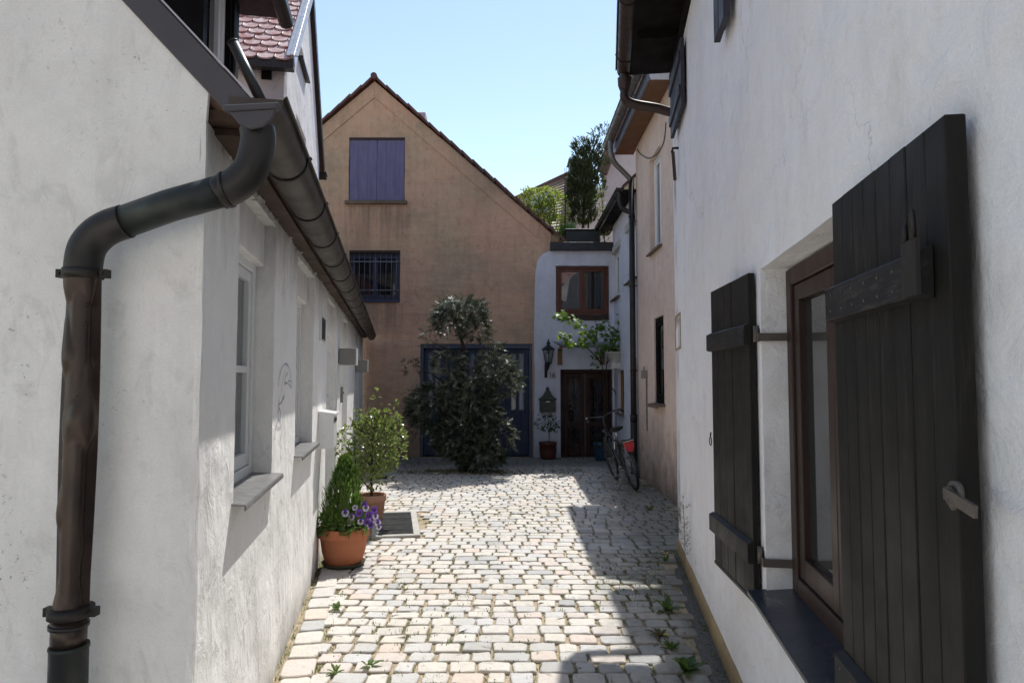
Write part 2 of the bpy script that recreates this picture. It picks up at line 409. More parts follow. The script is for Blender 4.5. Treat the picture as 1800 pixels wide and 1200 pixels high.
M['ink'] = paint('blue_grey_spray', (.36,.42,.47), (.5,.54,.57), rough=.8, scale=25, amt=.9)
M['rust_red'] = wood('dark_rust_door', (.050,.018,.012), (.02,.01,.009), along='z')
M['ornament'] = paint('rusty_ornament', (.085,.034,.022), (.05,.025,.018), rough=.6, metallic=.2)
M['door_post'] = wood('greyed_meeting_post', (.12,.10,.07), (.07,.055,.04), along='z')
M['black_text'] = paint('black_numeral', (.012,.012,.012), rough=.5, vary=0)
M['brown_text'] = paint('bronze_numeral', (.10,.075,.055), (.06,.045,.035), rough=.5, vary=0)
M['sign_white'] = paint('white_enamel', (.66,.65,.58), (.55,.53,.47), rough=.3, vary=0)
M['straw'] = leafmat('dry_stalk', (.16,.11,.07), (.24,.17,.1), trans=.2)
M['tan'] = paint('tan_niche', (.40,.32,.19), (.28,.22,.13), rough=.8)

def tiles(name, c, c2, pale, paleamt=.5):
    t = NT(name)
    a = t.attr()
    k = t.mix(a, c, c2)
    k = t.mix(t.math('MULTIPLY', t.ramp(t.noise(9, 5, .65), .42, .62), paleamt), k, pale)
    b = t.bump(t.noise(60, 3), .15, .004)
    return t.setp(Base__Color=k, Roughness=.55, Specular__IOR__Level=.5, Normal=b)
M['tile_pink'] = tiles('weathered_red_tile', (.33,.12,.10), (.44,.23,.20), (.66,.52,.50), .85)
M['tile_dark'] = tiles('dark_red_tile', (.085,.028,.02), (.14,.05,.035), (.10,.07,.05), .4)
M['tile_far'] = tiles('brown_far_tile', (.20,.13,.10), (.26,.18,.14), (.3,.26,.22), .5)
# ------------------------------------------------------------------ wall frames
def line_frame(a, b, y0, side):
    d = (b-a).normalized(); t = (y0-a.y)/d.y
    O = a+d*t; O.z = 0
    n = Vector((d.y, -d.x, 0)); n = n if n.x*side > 0 else -n
    return Fr(O, d, n)
L = line_frame(ground(475,1200), ground(552,1010), 2.25, 1)
RW = line_frame(ground(1290,1200), ground(1190,960), 0.0, -1)
G = Fr((0,14.5,0), (1,0,0), (0,-1,0))
W = Fr((0,14.42,0), (1,0,0), (0,-1,0))
B = Fr((2.15,9.1,0), (0,1,0), (-1,0,0))            # peach and white row on the right
LG = Fr((L.O.x,2.246,0), (-1,0,0), (0,-1,0))        # front gable of the left house, s runs to the left
def ls(y): return (y-L.O.y)/L.d.y                  # Y -> s along left wall
def rs(y): return (y-RW.O.y)/RW.d.y

# ------------------------------------------------------------------ ground and paving
def left_x(y): return L.O.x + (y-L.O.y)*L.d.x/L.d.y
def right_x(y): return RW.O.x + (y-RW.O.y)*RW.d.x/RW.d.y if y < 6.5 else 2.15
t = NT('sandy_joints')
c = t.mix(t.ramp(t.noise(14, 5, .7), .35, .7), (.44,.35,.23), (.26,.20,.13))
c = t.mix(t.ramp(t.noise(90, 2, .6), .5, .62), c, (.60,.52,.40))
c = t.mix(t.math('MULTIPLY', t.ramp(t.noise(2.2, 5, .65), .46, .62), .8), c, (.085,.10,.04))
yy_ = t.n('ShaderNodeSeparateXYZ', Vector=t.pos).outputs[1]
c = t.mix(t.n('ShaderNodeMapRange', i0=yy_, i1=-5.4, i2=-4.9, i3=1.0, i4=0.0).outputs[0], c, (.66,.63,.58))  # paler ground behind the viewer, added to bounce light onto shaded walls
M['joints'] = t.setp(Base__Color=c, Roughness=.95, Specular__IOR__Level=.1, Normal=t.bump(t.noise(70, 4, .7), .9, .01))
t = NT('granite_setts')
a = t.attr()
r = t.n('ShaderNodeValToRGB', Fac=a); r.color_ramp.interpolation = 'LINEAR'
e = r.color_ramp.elements
e[0].position = 0; e[0].color = (.40,.395,.39,1); e[1].position = 1; e[1].color = (.64,.585,.50,1)
for p_, c_ in ((.06,(.50,.49,.475,1)),(.25,(.60,.57,.52,1)),(.5,(.65,.605,.535,1)),(.7,(.56,.55,.54,1)),(.82,(.64,.53,.45,1)),(.9,(.53,.52,.51,1))):
    q = e.new(p_); q.color = c_
c = r.outputs[0]
c = t.mix(t.math('MULTIPLY', t.ramp(t.noise(13, 7, .75), .46, .70), .45), c, (.40,.36,.30))
c = t.mix(t.math('MULTIPLY', t.ramp(t.noise(260, 2, .6), .56, .68), .5), c, (.24,.235,.23))
c = t.mix(t.math('MULTIPLY', t.ramp(t.noise(45, 4, .7), .60, .74), .4), c, (.72,.68,.60))
c = t.mix(t.math('MULTIPLY', t.ramp(t.noise(.9, 6, .65), .48, .70), .35), c, (.47,.40,.28))
# moss, with shade put into the colour, along right-hand walls and far end
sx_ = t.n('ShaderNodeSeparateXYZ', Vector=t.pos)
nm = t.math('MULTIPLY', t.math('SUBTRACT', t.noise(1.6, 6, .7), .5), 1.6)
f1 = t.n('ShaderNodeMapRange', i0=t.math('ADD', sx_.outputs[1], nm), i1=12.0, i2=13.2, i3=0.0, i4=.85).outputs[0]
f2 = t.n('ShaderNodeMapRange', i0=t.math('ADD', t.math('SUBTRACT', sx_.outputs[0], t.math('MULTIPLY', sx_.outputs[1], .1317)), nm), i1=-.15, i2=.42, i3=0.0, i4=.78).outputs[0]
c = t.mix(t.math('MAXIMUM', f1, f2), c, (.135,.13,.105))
zz = t.ramp(t.z(), 0, 1)
mr = t.n('ShaderNodeMapRange', i0=t.z(), i1=-.020, i2=-.008, i3=.8, i4=0.0)
c = t.mix(mr.outputs[0], c, (.28,.22,.15))
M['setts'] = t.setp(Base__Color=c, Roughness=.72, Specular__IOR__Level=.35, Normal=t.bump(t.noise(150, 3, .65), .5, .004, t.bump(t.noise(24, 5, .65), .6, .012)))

g = MB(); n = 24
xs = [-90,-40,-15,-6,-3,0,3,6,15,40,90]; ys = [-90,-40,-15,-5,0,4,8,12,16,25,45,90]
g.add([(x,y,-.021) for y in ys for x in xs], [(j*len(xs)+i, j*len(xs)+i+1, (j+1)*len(xs)+i+1, (j+1)*len(xs)+i) for j in range(len(ys)-1) for i in range(len(xs)-1)])
tag(g.build('ground', M['joints']), kind='structure')

def sett(mb, cx, cy, hx, hy, rot, z, tilt):
    n = 14; out = []
    for k in range(n):
        a = 2*PI*(k+.5)/n
        e_ = R(.20,.30)
        ca, sa = math.cos(a), math.sin(a)
        x = hx*math.copysign(abs(ca)**e_, ca); y = hy*math.copysign(abs(sa)**e_, sa)
        out.append((x+R(-.008,.004), y+R(-.007,.004)))
    cr, sr = math.cos(rot), math.sin(rot); rn = random.random()
    def P_(x, y, h): return (cx+x*cr-y*sr, cy+x*sr+y*cr, h+z+x*tilt[0]+y*tilt[1])
    def ins(q, d): 
        x, y = q; return (x-math.copysign(min(abs(x), d), x), y-math.copysign(min(abs(y), d), y))
    r3 = [ins(q, R(.006,.011)) for q in out]; r4 = [(q[0]*.5, q[1]*.5) for q in r3]
    vs = [P_(x,y,-.045) for x,y in out]+[P_(x,y,-.012) for x,y in out]+[P_(*ins(q,.0025),-.0045) for q in out]+[P_(*q,-.0012) for q in r3]
    mb.add(vs, [(i*n+k, i*n+(k+1)%n, (i+1)*n+(k+1)%n, (i+1)*n+k) for i in range(3) for k in range(n)], 0, rn, True)
    hh = [R(-.0022,.0022) for _ in range(n)]
    vs = [P_(*q,-.0012) for q in r3]+[P_(*q,.0005+h) for q,h in zip(r4,hh)]+[P_(R(-.01,.01),R(-.01,.01),R(-.001,.003))]
    mb.add(vs, [(k,(k+1)%n,n+(k+1)%n,n+k) for k in range(n)]+[(n+k,n+(k+1)%n,2*n) for k in range(n)], 0, rn, True)
def bed(x, y): return .009*noise.noise(Vector((x*.9, y*.6, 1.3)))
# light-well grates in the paving (L frame: s, o)
GR1 = (ls(6.98), ls(8.30), .42, .92); GR2 = (ls(10.95), ls(11.55), .30, .62)
def in_grate(x, y, m=.05):
    h = Vector((x,y,0))-L.O; s, o = h.dot(L.d), h.dot(L.n)
    return any(a-m < s < b+m and c_-m < o < d_+m for a,b,c_,d_ in (GR1, GR2))
def no_sett(x, y): return in_grate(x, y, .07)
pav = MB(); y = -5.0
while y < 14.36:
    rowh = R(.122,.158)
    x0 = left_x(y)+.24 if y > 2.2 else -5; x1 = (right_x(y)-.05 if y > -2.2 else 4)
    x = x0 - R(0, .12)
    while x < x1:
        w = R(.12, .20) if random.random() < .92 else R(.20,.24)
        cx = x+w/2; wob = .018*math.sin(cx*1.3+y*.5)+.012*noise.noise(Vector((cx*1.2,y*.8,7)))
        cy = y+rowh/2+wob+R(-.010,.010)
        gap = R(.004,.013)
        if cx-w/2 > x0-.13 and cx+w/2 < x1+.04 and not no_sett(cx, cy):
            edge_r = (x1-cx)
            if not (0 < y < 6.2 and edge_r < R(.0,.12)):
                sett(pav, cx, cy, w/2-gap, rowh/2-R(.003,.008), R(-.05,.05), bed(cx,cy)+R(-.0035,.0035), (R(-.018,.018), R(-.022,.022)))
        x += w
    y += rowh
y = 2.3
while y < 14.2:                                   # edging course along the left wall
    l = R(.16,.26); c0 = L.p(ls(y+l/2), 0, .125)
    if y < 11.0 or y > 11.6: sett(pav, c0.x, c0.y, .085+R(-.008,.006), l/2-.008, math.atan2(L.d.y, L.d.x)-PI/2, bed(c0.x,c0.y)+.004, (R(-.02,.02), R(-.02,.02)))
    y += l
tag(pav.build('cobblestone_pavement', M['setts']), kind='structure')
t = NT('worn_tar_edge')
c = t.mix(t.ramp(t.noise(60, 4, .7), .4, .65), (.07,.065,.06), (.17,.16,.15))
M['tar'] = t.setp(Base__Color=c, Roughness=.95, Normal=t.bump(t.noise(80, 4, .7), .9, .01))
e1 = MB()
ed = []; NN = 60
for i in range(NN+1):
    y = .2+(6.45-.2)*i/NN
    q = RW.p(rs(y), 0, 0); w = (.21-.016*y)*(1+.3*noise.noise(Vector((y*2.2,3,0)))) if y < 6 else .06
    ed.append((q+Vector((.02,0,.012)), RW.p(rs(y), 0, w*.55)+Vector((0,0,.004)), RW.p(rs(y), 0, max(w,.04))+Vector((0,0,-.034))))
for i in range(NN):
    for k in range(2): e1.add([ed[i][k], ed[i][k+1], ed[i+1][k+1], ed[i+1][k]], [(3,2,1,0)], 0, None, True)
tag(e1.build('pavement_edge', M['tar']), kind='structure')

# ------------------------------------------------------------------ light-well grates
def light_well(name, q, label):
    s0,s1,o0,o1 = q; mid = L.p((s0+s1)/2, 0, (o0+o1)/2)
    rt = thing(name, label, 'grate', (mid.x, mid.y, 0), 'light well grates in the paving')
    b = MB(); w = .07
    b.box(L, s0, s1, -.05, .012, o1-w, o1); b.box(L, s0, s1, -.05, .012, o0, o0+w)
    b.box(L, s0, s0+w, -.05, .0118, o0+w, o1-w); b.box(L, s1-w, s1, -.05, .0118, o0+w, o1-w)
    b.build('surround', M['concrete'], rt, bevel=.006)
    k = MB(); k.box(L, s0+w, s1-w, -.05, -.04, o0+w, o1-w); k.build('shaft', M['grey_void'], rt)
    gm = MB(); o = o0+w+.004
    while o < o1-w-.004:
        gm.box(L, s0+w, s1-w, -.018, .008, o, o+.0035); o += .0098
    for f in (0.02, .25, .5, .75, .98): s = s0+w+(s1-s0-2*w)*f; gm.box(L, s-.003, s+.003, -.018, .005, o0+w, o1-w)
    gm.build('bars', M['grate'], rt)
    return rt
light_well('floor_grate', GR1, 'large ribbed metal grate in a concrete surround beside the clay pots')
light_well('floor_grate', GR2, 'small ribbed grate at the edge of the shade by the far left wall')

# ------------------------------------------------------------------ windows
def window(name, parent, fr, s0, s1, z0, z1, o, fm, gm, fw=.05, sash=.045, mull=(), trans=(), dep=.06, pane_back=None, muntin=.02, label=None):
    f = MB()
    f.box(fr, s0, s0+fw, z0, z1, o-dep, o); f.box(fr, s1-fw, s1, z0, z1, o-dep, o)
    f.box(fr, s0+fw, s1-fw, z1-fw, z1, o-dep, o-.001); f.box(fr, s0+fw, s1-fw, z0, z0+fw, o-dep, o-.001)
    w = f.build(name, fm, parent, bevel=.004)
    if label: w['label'] = label
    cols = [s0+fw]+list(mull)+[s1-fw]
    k = MB(); oi = o-.012
    for a, b in zip(cols[:-1], cols[1:]):
        a += .004; b -= .004; y0 = z0+fw+.004; y1 = z1-fw-.004
        k.box(fr, a, a+sash, y0, y1, oi-.045, oi); k.box(fr, b-sash, b, y0, y1, oi-.045, oi)
        k.box(fr, a+sash, b-sash, y1-sash, y1, oi-.045, oi-.001); k.box(fr, a+sash, b-sash, y0, y0+sash*1.3, oi-.045, oi-.001)
        for tz in trans: k.box(fr, a+sash, b-sash, tz-muntin, tz+muntin, oi-.044, oi-.003)
    k.build('sash', fm, w, bevel=.003)
    g_ = MB()
    g_.box(fr, s0+fw, s1-fw, z0+fw, z1-fw, oi-.034, oi-.026)
    g_.build('pane', gm, w)
    return w
def sill(parent, fr, s0, s1, z, o0, o1, mat, th=.03, drop=.03, slope=.02):
    b = MB(); p = fr.p
    c = [p(s0,z-th,o0),p(s1,z-th,o0),p(s1,z-th-slope,o1),p(s0,z-th-slope,o1),p(s0,z,o0),p(s1,z,o0),p(s1,z-slope,o1),p(s0,z-slope,o1)]
    if not fr.flip: c = [c[3],c[2],c[1],c[0],c[7],c[6],c[5],c[4]]
    b.hexa(c)
    if drop: b.box(fr, s0, s1, z-slope-th-drop, z-slope-th+.004, o1-.006, o1+.002)
    return b.build('sill', mat, parent, bevel=.003)

# ------------------------------------------------------------------ LEFT HOUSE
LH = thing('white_house', 'low white rendered house on the left with half round gutter and dented downpipe', 'house', (L.O.x, L.O.y, 0))
s_end = ls(14.42); ZE = 2.47
bays = []      # s0, s1, z0, z1, depth
b1 = (ls(2.76), ls(3.62), 1.10, 2.42); b2 = (ls(4.47), ls(5.42), 1.10, 2.42)
b3 = (ls(6.52), ls(7.50), .06, 2.40); b4 = (ls(8.55), ls(9.55), .06, 2.40); b5 = (ls(11.7), ls(12.7), .06, 2.40)
w_ = MB()
outer = []
N_ = 22
for i in range(N_): outer.append((s_end*i/N_+(R(-.004,.004) if i else 0), -.06))
for i in range(N_): outer.append((s_end, -.06+(ZE+.06)*i/N_))
for i in range(N_*2): outer.append((s_end*(1-i/(N_*2)), ZE+R(-.012,.012)))
for i in range(N_): outer.append((R(-.005,.005) if i else 0, ZE-(ZE+.06)*i/N_))
w_.wall(L, outer, [jrect(*b[:4], j=.004) for b in (b1,b2,b3,b4,b5)], depth=[.19,.19,.16,.16,.16], thick=.02, backs=(0,1), back=False)
w_.build('side_wall', M['white_side'], LH)
# lintel panels: slightly recessed field over the two windows
for b in (b1, b2):
    k = MB(); k.box(L, b[0]-.002, b[1]+.002, 2.20, 2.45, -.17, -.055)
    k.build('lintel_panel', M['white_side'], LH, bevel=.008)
gw = MB()
hgt = 4.29; run = (hgt-2.58)/math.tan(math.radians(46.2))
go = [(0,-.06)]
for i in range(1, 24): go.append((R(-.004,.004), -.06+2.64*i/24))
go += [(-.004,2.58),(run,hgt),(2*run,2.58),(2*run,-.06)]
go = [(a_, b_) for a_, b_ in go]
gw.wall(LG, go, thick=.015, back=False); gw.build('gable_wall', M['white_gable'], LH)
# verge board from the photo's edges, in a plane just proud of the gable
yv = 2.235
a0 = at_y(393,192,yv); a1 = at_y(215,0,yv); c0 = at_y(443,174,yv); c1 = at_y(278,0,yv)
da = (a1-a0); dc = (c1-c0); dirv = (da.normalized()+dc.normalized()).normalized()
v = MB(); LV = 3.6
v.prism([a0, a0+dirv*LV, c0+dirv*LV, c0], Vector((0,.009,0))); vb = v.build('verge_board', M['fascia'], LH, bevel=.004)
v = MB(); nrm = Vector((-dirv.z,0,dirv.x)); nrm = nrm if nrm.z > 0 else -nrm
v.bar(c0+nrm*.006+Vector((0,.01,0)), c0+dirv*LV+nrm*.006+Vector((0,.01,0)), .03, .006, up=nrm); v.build('edge_flashing', M['flash_edge'], vb)
# roof slab of the left house, from the eaves up
slope = math.atan2(dirv.z, -dirv.x)
rf = MB(); eo = .10; ez = 2.50
def roof_pt(s, k, lift=0): # k metres inward from the eaves
    return L.p(s, ez+k*math.tan(slope)+lift, eo-k)
KI = 1.72
for (lift0, lift1) in ((.075,.11),):
    q = [roof_pt(.04,0,lift0), roof_pt(s_end,0,lift0), roof_pt(s_end,KI,lift0), roof_pt(.04+.1755*KI,KI,lift0), roof_pt(.04,0,lift1), roof_pt(s_end,0,lift1), roof_pt(s_end,KI,lift1), roof_pt(.04+.1755*KI,KI,lift1)]
    rf.hexa([q[0],q[1],q[2],q[3],q[4],q[5],q[6],q[7]])
rf.build('roof', M['tile_dark'], LH, recalc=True)
# soffit board and wall plate under the gutter
b = MB(); b.box(L, .10, s_end-.5, ZE-.012, ZE+.012, -.02, .085); b.build('soffit_board', M['soffit'], LH)
b = MB(); b.box(L, .03, s_end-.5, ZE+.014, ZE+.05, -.015, .10); b.build('eaves_batten', M['soffit'], LH)
# crumbling render along the eaves
b = MB()
for i in range(190):
    s = R(.05, s_end*.75); r_ = R(.006,.016)
    c_ = L.p(s, ZE-R(.0,.05), R(-.004,.012))
    b.add([c_+Vector((R(-1,1),R(-1,1),R(-1,1)))*r_ for _ in range(6)], [(0,1,2),(2,3,0),(0,3,4),(4,5,0),(1,3,5),(2,4,5)])
tag(b.build('crumbling_render', M['white_side'], LH), kind='stuff')
# gutter: half round with rolled lip
GO = .185; GRAD = .083; GZ = 2.497
gs0 = ls(2.10); gs1 = ls(13.9)
def gutter(parent, fr, s0, s1, o, z0, rad, mat, brk=.75, fall=0.0, brmat=None, n=14, first=.5):
    gmb = MB(); vs = []
    prof = [(-rad, .012)]+[(-rad*math.cos(PI*i/n), -rad*math.sin(PI*i/n)) for i in range(n+1)]
    prof += [(rad+.004,.008),(rad+.012,.014),(rad+.016,.006),(rad+.012,-.002)]
    m = len(prof); S = [s0+(s1-s0)*i/20 for i in range(21)]
    for s in S:
        zz = z0-fall*(s-s0)
        for a,b_ in prof: vs.append(fr.p(s, zz+b_, o+a))
    inn = []
    fs = [(i*m+k, i*m+k+1, (i+1)*m+k+1, (i+1)*m+k) for i in range(20) for k in range(m-1)]
    gmb.add(vs, fs, 0, .5, True)
    for s in (s0, s1):
        zz = z0-fall*(s-s0)
        gmb.prism([fr.p(s, zz+b_*1.0, o+a) for a,b_ in prof[1:n+2]], fr.d*(-.003 if s == s0 else .003))
    gt = gmb.build('gutter', mat, parent)
    s = s0+first
    while s < s1-.1:
        zz = z0-fall*(s-s0)
        br = MB(); r2 = rad+.004
        pth = [(-r2*math.cos(PI*i/16), -r2*math.sin(PI*i/16)) for i in range(17)]+[(rad+.02,.012)]
        for (a,b_),(a2,b2) in zip(pth[:-1], pth[1:]):
            br.add([fr.p(s-.011,zz+b_,o+a),fr.p(s+.011,zz+b_,o+a),fr.p(s+.011,zz+b2,o+a2),fr.p(s-.011,zz+b2,o+a2)], [(0,1,2,3)], 0, .4, True)
        br.box(fr, s-.010, s+.010, zz+.008, zz+.014, o-rad-.05, o+rad+.016)
        bo = br.build('bracket', brmat or M['band_dark'], gt)
        sm = bo.modifiers.new('thick','SOLIDIFY'); sm.thickness = .004; sm.offset = 0
        s += brk
    return gt
gutL = gutter(LH, L, gs0, gs1, GO, GZ, GRAD, M['gutter'], first=.62, brk=.72)
# squared lip box around the gutter end above the pipe
yb = 2.055
lip = MB()
q = [at_y(392,184,yb), at_y(490,179,yb), at_y(487,190,yb), at_y(392,196,yb)]
lip.prism(q, Vector((0,.03,0)))
q = [at_y(401,196,yb+.006), at_y(484,191,yb+.006), at_y(478,208,yb+.006), at_y(462,222,yb+.006), at_y(440,227,yb+.006), at_y(420,218,yb+.006)]
lip.prism(q, Vector((0,.012,0)))
lip.build('end_cap', M['fascia'], gutL, bevel=.003)
# downpipe
yp = 2.135
def P(u,v): return at_y(u,v,yp)
pr = .0535
path = smooth_path([P(452,226), P(454,246), P(449,275), P(438,303), P(415,325), P(385,340)], 5)
dp = MB(); dp.tube(path, [pr*1.01]*len(path), 24, rnd=.2, mat=0)
dpo = dp.build('downpipe', [M['metal_dark'], M['copper']], LH)
k = MB(); k.tube([P(404,332), P(300,361), P(210,393)], pr*.95, 24, rnd=.3); k.build('sloping_pipe', M['copper_green'], dpo)
k = MB(); path = smooth_path([P(222,389), P(195,398), P(172,412), P(154,434), P(147,462), P(146,490)], 6); k.tube(path, pr*1.01, 24, rnd=.3); k.build('elbow', M['metal_dark'], dpo)
k = MB(); k.tube([P(402,333), P(396,334.6)], pr*1.09, 24); k.build('collar', M['metal_dark'], dpo)
# dented straight length: a tube whose skin is pushed in
k = MB(); pa, pb = P(145,478), P(121,1100); nn, mm = 120, 56; vs = []
dents = [(R(0,1), R(-.9,.9), R(.05,.12), R(.007,.019)) for _ in range(40)]
for i in range(nn):
    tt = i/(nn-1); c_ = pa.lerp(pb, tt)
    wid = 1+.16*math.sin(PI*min(1,tt*1.15))
    for j in range(mm):
        a = 2*PI*j/mm
        x, yy = math.cos(a)*pr*wid, math.sin(a)*pr*.94
        dd = 0
        if math.sin(a) < .2:
            for (t0, x0, sz, dep_) in dents:
                dx = (math.cos(a)-x0)*pr; dz = (tt-t0)*1.05
                e_ = (dx*dx*1.2+dz*dz*.35)/(sz*sz*.25)
                if e_ < 6: dd += dep_*math.exp(-e_)
        edge_ = math.sin(PI*min(1, max(0, tt)))**.25
        k_ = 1-min(.42, dd*edge_/pr)
        vs.append(c_+Vector((x*k_, yy*k_, 0)))
k.add(vs, [(i*mm+j, i*mm+(j+1)%mm, (i+1)*mm+(j+1)%mm, (i+1)*mm+j) for i in range(nn-1) for j in range(mm)], 0, .2, True)
k.build('dented_pipe', M['copper'], dpo)
for tt_ in (.004, .996):
    k = MB(); c_ = pa.lerp(pb, tt_); k.tube([c_-Vector((0,0,.006)), c_+Vector((0,0,.006))], pr*1.035, 24)
    k.build('solder_seam', M['metal_dark'], dpo)
k = MB(); k.tube([P(122,1085), P(120,1140)], pr*.92, 24); k.build('pipe_end', M['copper'], dpo)
k = MB(); k.tube([P(121.5,1132), P(121.4,1137), P(121,1139), P(117,1300), P(113,1520)], [pr*1.03,pr*1.06,pr*1.0,pr*1.0,pr*1.0], 24); k.build('pipe_foot', M['pipe_foot'], dpo)
for (u, v, w) in ((146,481,36),(125,1074,40)):
    k = MB(); c_ = P(u,v); k.tube([c_-Vector((0,0,.014)), c_+Vector((0,0,.014))], pr*(1.09 if v < 600 else 1.2), 28)
    for sgn in (-1,1):
        x0 = c_.x+sgn*pr*.95; x1 = c_.x+sgn*(pr+.026)
        k.abox(min(x0,x1),max(x0,x1),c_.y-.012,c_.y+.016,c_.z-.013,c_.z+.013)
        k.tube([(c_.x+sgn*(pr+.014), c_.y-.02, c_.z),(c_.x+sgn*(pr+.014), c_.y+.02, c_.z)], .0045, 8)
    k.build('clamp', M['band_dark'], dpo)
# windows of the left house
wz0, wz1 = 1.10, 2.215
def left_window(b, mull):
    w = window('window', LH, L, b[0]+.01, b[1]-.01, wz0+.01, wz1, -.095, M['frame_white'], M['glass_curtain'], fw=.055, sash=.05, mull=mull, trans=(1.655,), dep=.08, muntin=.017)
    sill(w, L, b[0]-.035, b[1]+.035, wz0+.022, -.11, .055, M['sill_metal'], th=.008, drop=.018, slope=.014)
left_window(b1, ((b1[0]+b1[1])/2,)); left_window(b2, ((b2[0]+b2[1])/2,))
# doors further along, mostly seen as their reveals
for i, b in enumerate((b3, b4, b5)):
    k = MB(); k.box(L, b[0], b[1], .06, 2.06, -.158, -.11); 
    for zz in (.25, 1.15): k.box(L, b[0]+.12, b[1]-.12, zz, zz+.75, -.11, -.095)
    d_ = k.build('door', M['frame_white'] if i != 2 else M['frame_blue'], LH, bevel=.004)
    if i == 2: d_['label'] = 'blue grey door at the far end'
    k = MB(); k.box(L, b[0]-.001, b[1]+.001, 2.06, 2.39, -.17, -.05); k.build('lintel_panel', M['white_side'], LH)
    k = MB(); k.tube([L.p(b[0]+.1,1.02,-.11), L.p(b[0]+.1,1.02,-.05), L.p(b[0]+.2,1.02,-.05)], .009, 8); k.build('handle', M['galv'], d_)
    k = MB(); k.box(L, b[0]+.0, b[1]+.0, -.05, .075, -.15, .035); k.build('doorstep', M['concrete'], LH, bevel=.006)
# spray tag on the pier between the two windows
gr = MB()
def stroke(pts, w=.0045):
    pts = smooth_path([L.p(*L.px(u,v), .0025) for u,v in pts], 6)
    for a,b_ in zip(pts[:-1], pts[1:]):
        d = (b_-a).normalized(); s = d.cross(L.n)*w*R(.5,1.3)
        gr.add([a-s,b_-s,b_+s,a+s], [(0,1,2,3)], 0, R(0,1))
stroke([(489,678),(491,660),(496,645),(502,639),(508,648),(511,668),(510,682)])
stroke([(503,672),(500,676),(501,664),(504,655),(505,661)]); stroke([(500,672),(506,674),(511,680),(511,671),(506,669)])
stroke([(490,710),(495,706),(500,694),(494,707),(489,712),(492,722),(493,732),(490,737),(488,730),(490,716)])
stroke([(491,735),(494,748),(494,762),(493,776)]); stroke([(489,738),(484,752),(482,772)]); stroke([(486,752),(493,751)],.003); stroke([(502,640),(497,668),(493,690),(489,712)],.003)
gr.build('graffiti', M['ink'], LH)
# bell and vertical handle bar beside the door recess
k = MB(); s = ls(8.30); k.box(L, s-.03, s+.03, 1.33, 1.52, 0, .03); k.tube([L.p(s,1.45,.03), L.p(s,1.45,.045)], .014, 10); bell = k.build('door_bell', M['galv'], LH, bevel=.004)
# house number plate
k = MB(); s0, zt = L.px(562,553); s1, zb = L.px(568,603); k.box(L, s0, s1, zb, zt, 0, .018)
k2 = k.build('wall_plaque', M['frame_white'], None, bevel=.003, origin=L.p(s0, zb, 0)); tag(k2, 'narrow upright dark plaque in a pale frame high on the left wall', 'plaque')
k = MB(); k.box(L, s0+.02, s1-.02, zb+.02, zt-.02, .0185, .022); k.build('plate', M['sill_slate'], k2)
# cube wall lamps
for (y, u0, v0, v1, lab) in ((7.95, 594, 612, 641, 'grey cube lamp on the left wall, nearer and larger of the two'), (11.55, 629, 635, 655, 'grey cube lamp on the left wall, farther and smaller of the two')):
    s = ls(y); zt = L.px(u0+.5, v0)[1]; zb = L.px(u0+.5, v1)[1]
    rt = thing('wall_lamp', lab, 'wall lamp', L.p(s, zb, 0), 'cube lamps along the left wall')
    k = MB(); k.box(L, s-.10, s+.10, zb, zt, .012, .205); k.build('lamp_body', M['lamp_grey'], rt, bevel=.004)
    k = MB(); k.box(L, s-.07, s+.07, zb+.02, zt-.02, 0, .012); k.build('mount', M['galv'], rt)
    k = MB(); k.box(L, s-.105, s+.105, zb-.003, zt+.003, .2, .212); k.build('cover', M['frame_white'], rt, bevel=.002)
# white letter box
s, zt = L.px(559,722); zb = L.px(559,788)[1]
rt = thing('letter_box', 'white metal letter box mounted on the left wall above the conifer pot', 'letter box', L.p(s, zb, 0))
k = MB(); k.box(L, s, s+.36, zb, zt-.03, 0, .13)
c_ = [L.p(s-.01,zt-.03,0),L.p(s+.37,zt-.03,0),L.p(s+.37,zt-.045,.145),L.p(s-.01,zt-.045,.145),L.p(s-.01,zt,0),L.p(s+.37,zt,0),L.p(s+.37,zt-.022,.145),L.p(s-.01,zt-.022,.145)]
k.build('box_body', M['box_white'], rt, bevel=.004)
k = MB(); k.hexa(c_[3::-1]+c_[:3:-1]); k.build('lid', M['box_white'], rt, bevel=.003)
k = MB(); k.box(L, s+.06, s+.30, zt-.10, zt-.07, .13, .134); k.build('slot', M['band_dark'], rt)
# dormer on the left roof
D = Fr(L.p(0,0,-.36), L.d, L.n)
ds0, ds1 = (3.50-L.O.y)/L.d.y, (4.28-L.O.y)/L.d.y; dz0, dz1 = 2.9, 3.98
dm = MB()
q = lambda s,z,o: D.p(s,z,o)
dm.wall(D, [(ds0,dz0),(ds1,dz0),(ds1,dz1),(ds0,dz1)], [[(ds0+.07,3.02),(ds0+.57,3.02),(ds0+.57,3.92),(ds0+.07,3.92)]], depth=.08, thick=1.6)
dor = dm.build('dormer', M['eave_dark'], LH)
k = MB(); k.box(D, ds0-.08, ds1+.12, dz1+.001, dz1+.06, -1.6, .22); k.build('dormer_roof', M['coping'], dor)
k = MB(); vs = []
k.tube([D.p(ds0-.06,dz1+.0,.26), D.p(ds1+.16,dz1+.0,.26)], .05, 12); k.build('dormer_gutter', M['metal_dark'], dor)
dw = window('dormer_window', LH, D, ds0+.075, ds0+.565, 3.025, 3.915, -.03, M['frame_white'], M['glass_dark'], fw=.045, sash=.045)
k = MB(); k.box(D, ds0+.60, ds0+.66, dz0, dz1-.001, -.02, .015); k.build('dormer_post', M['eave_dark'], dor)
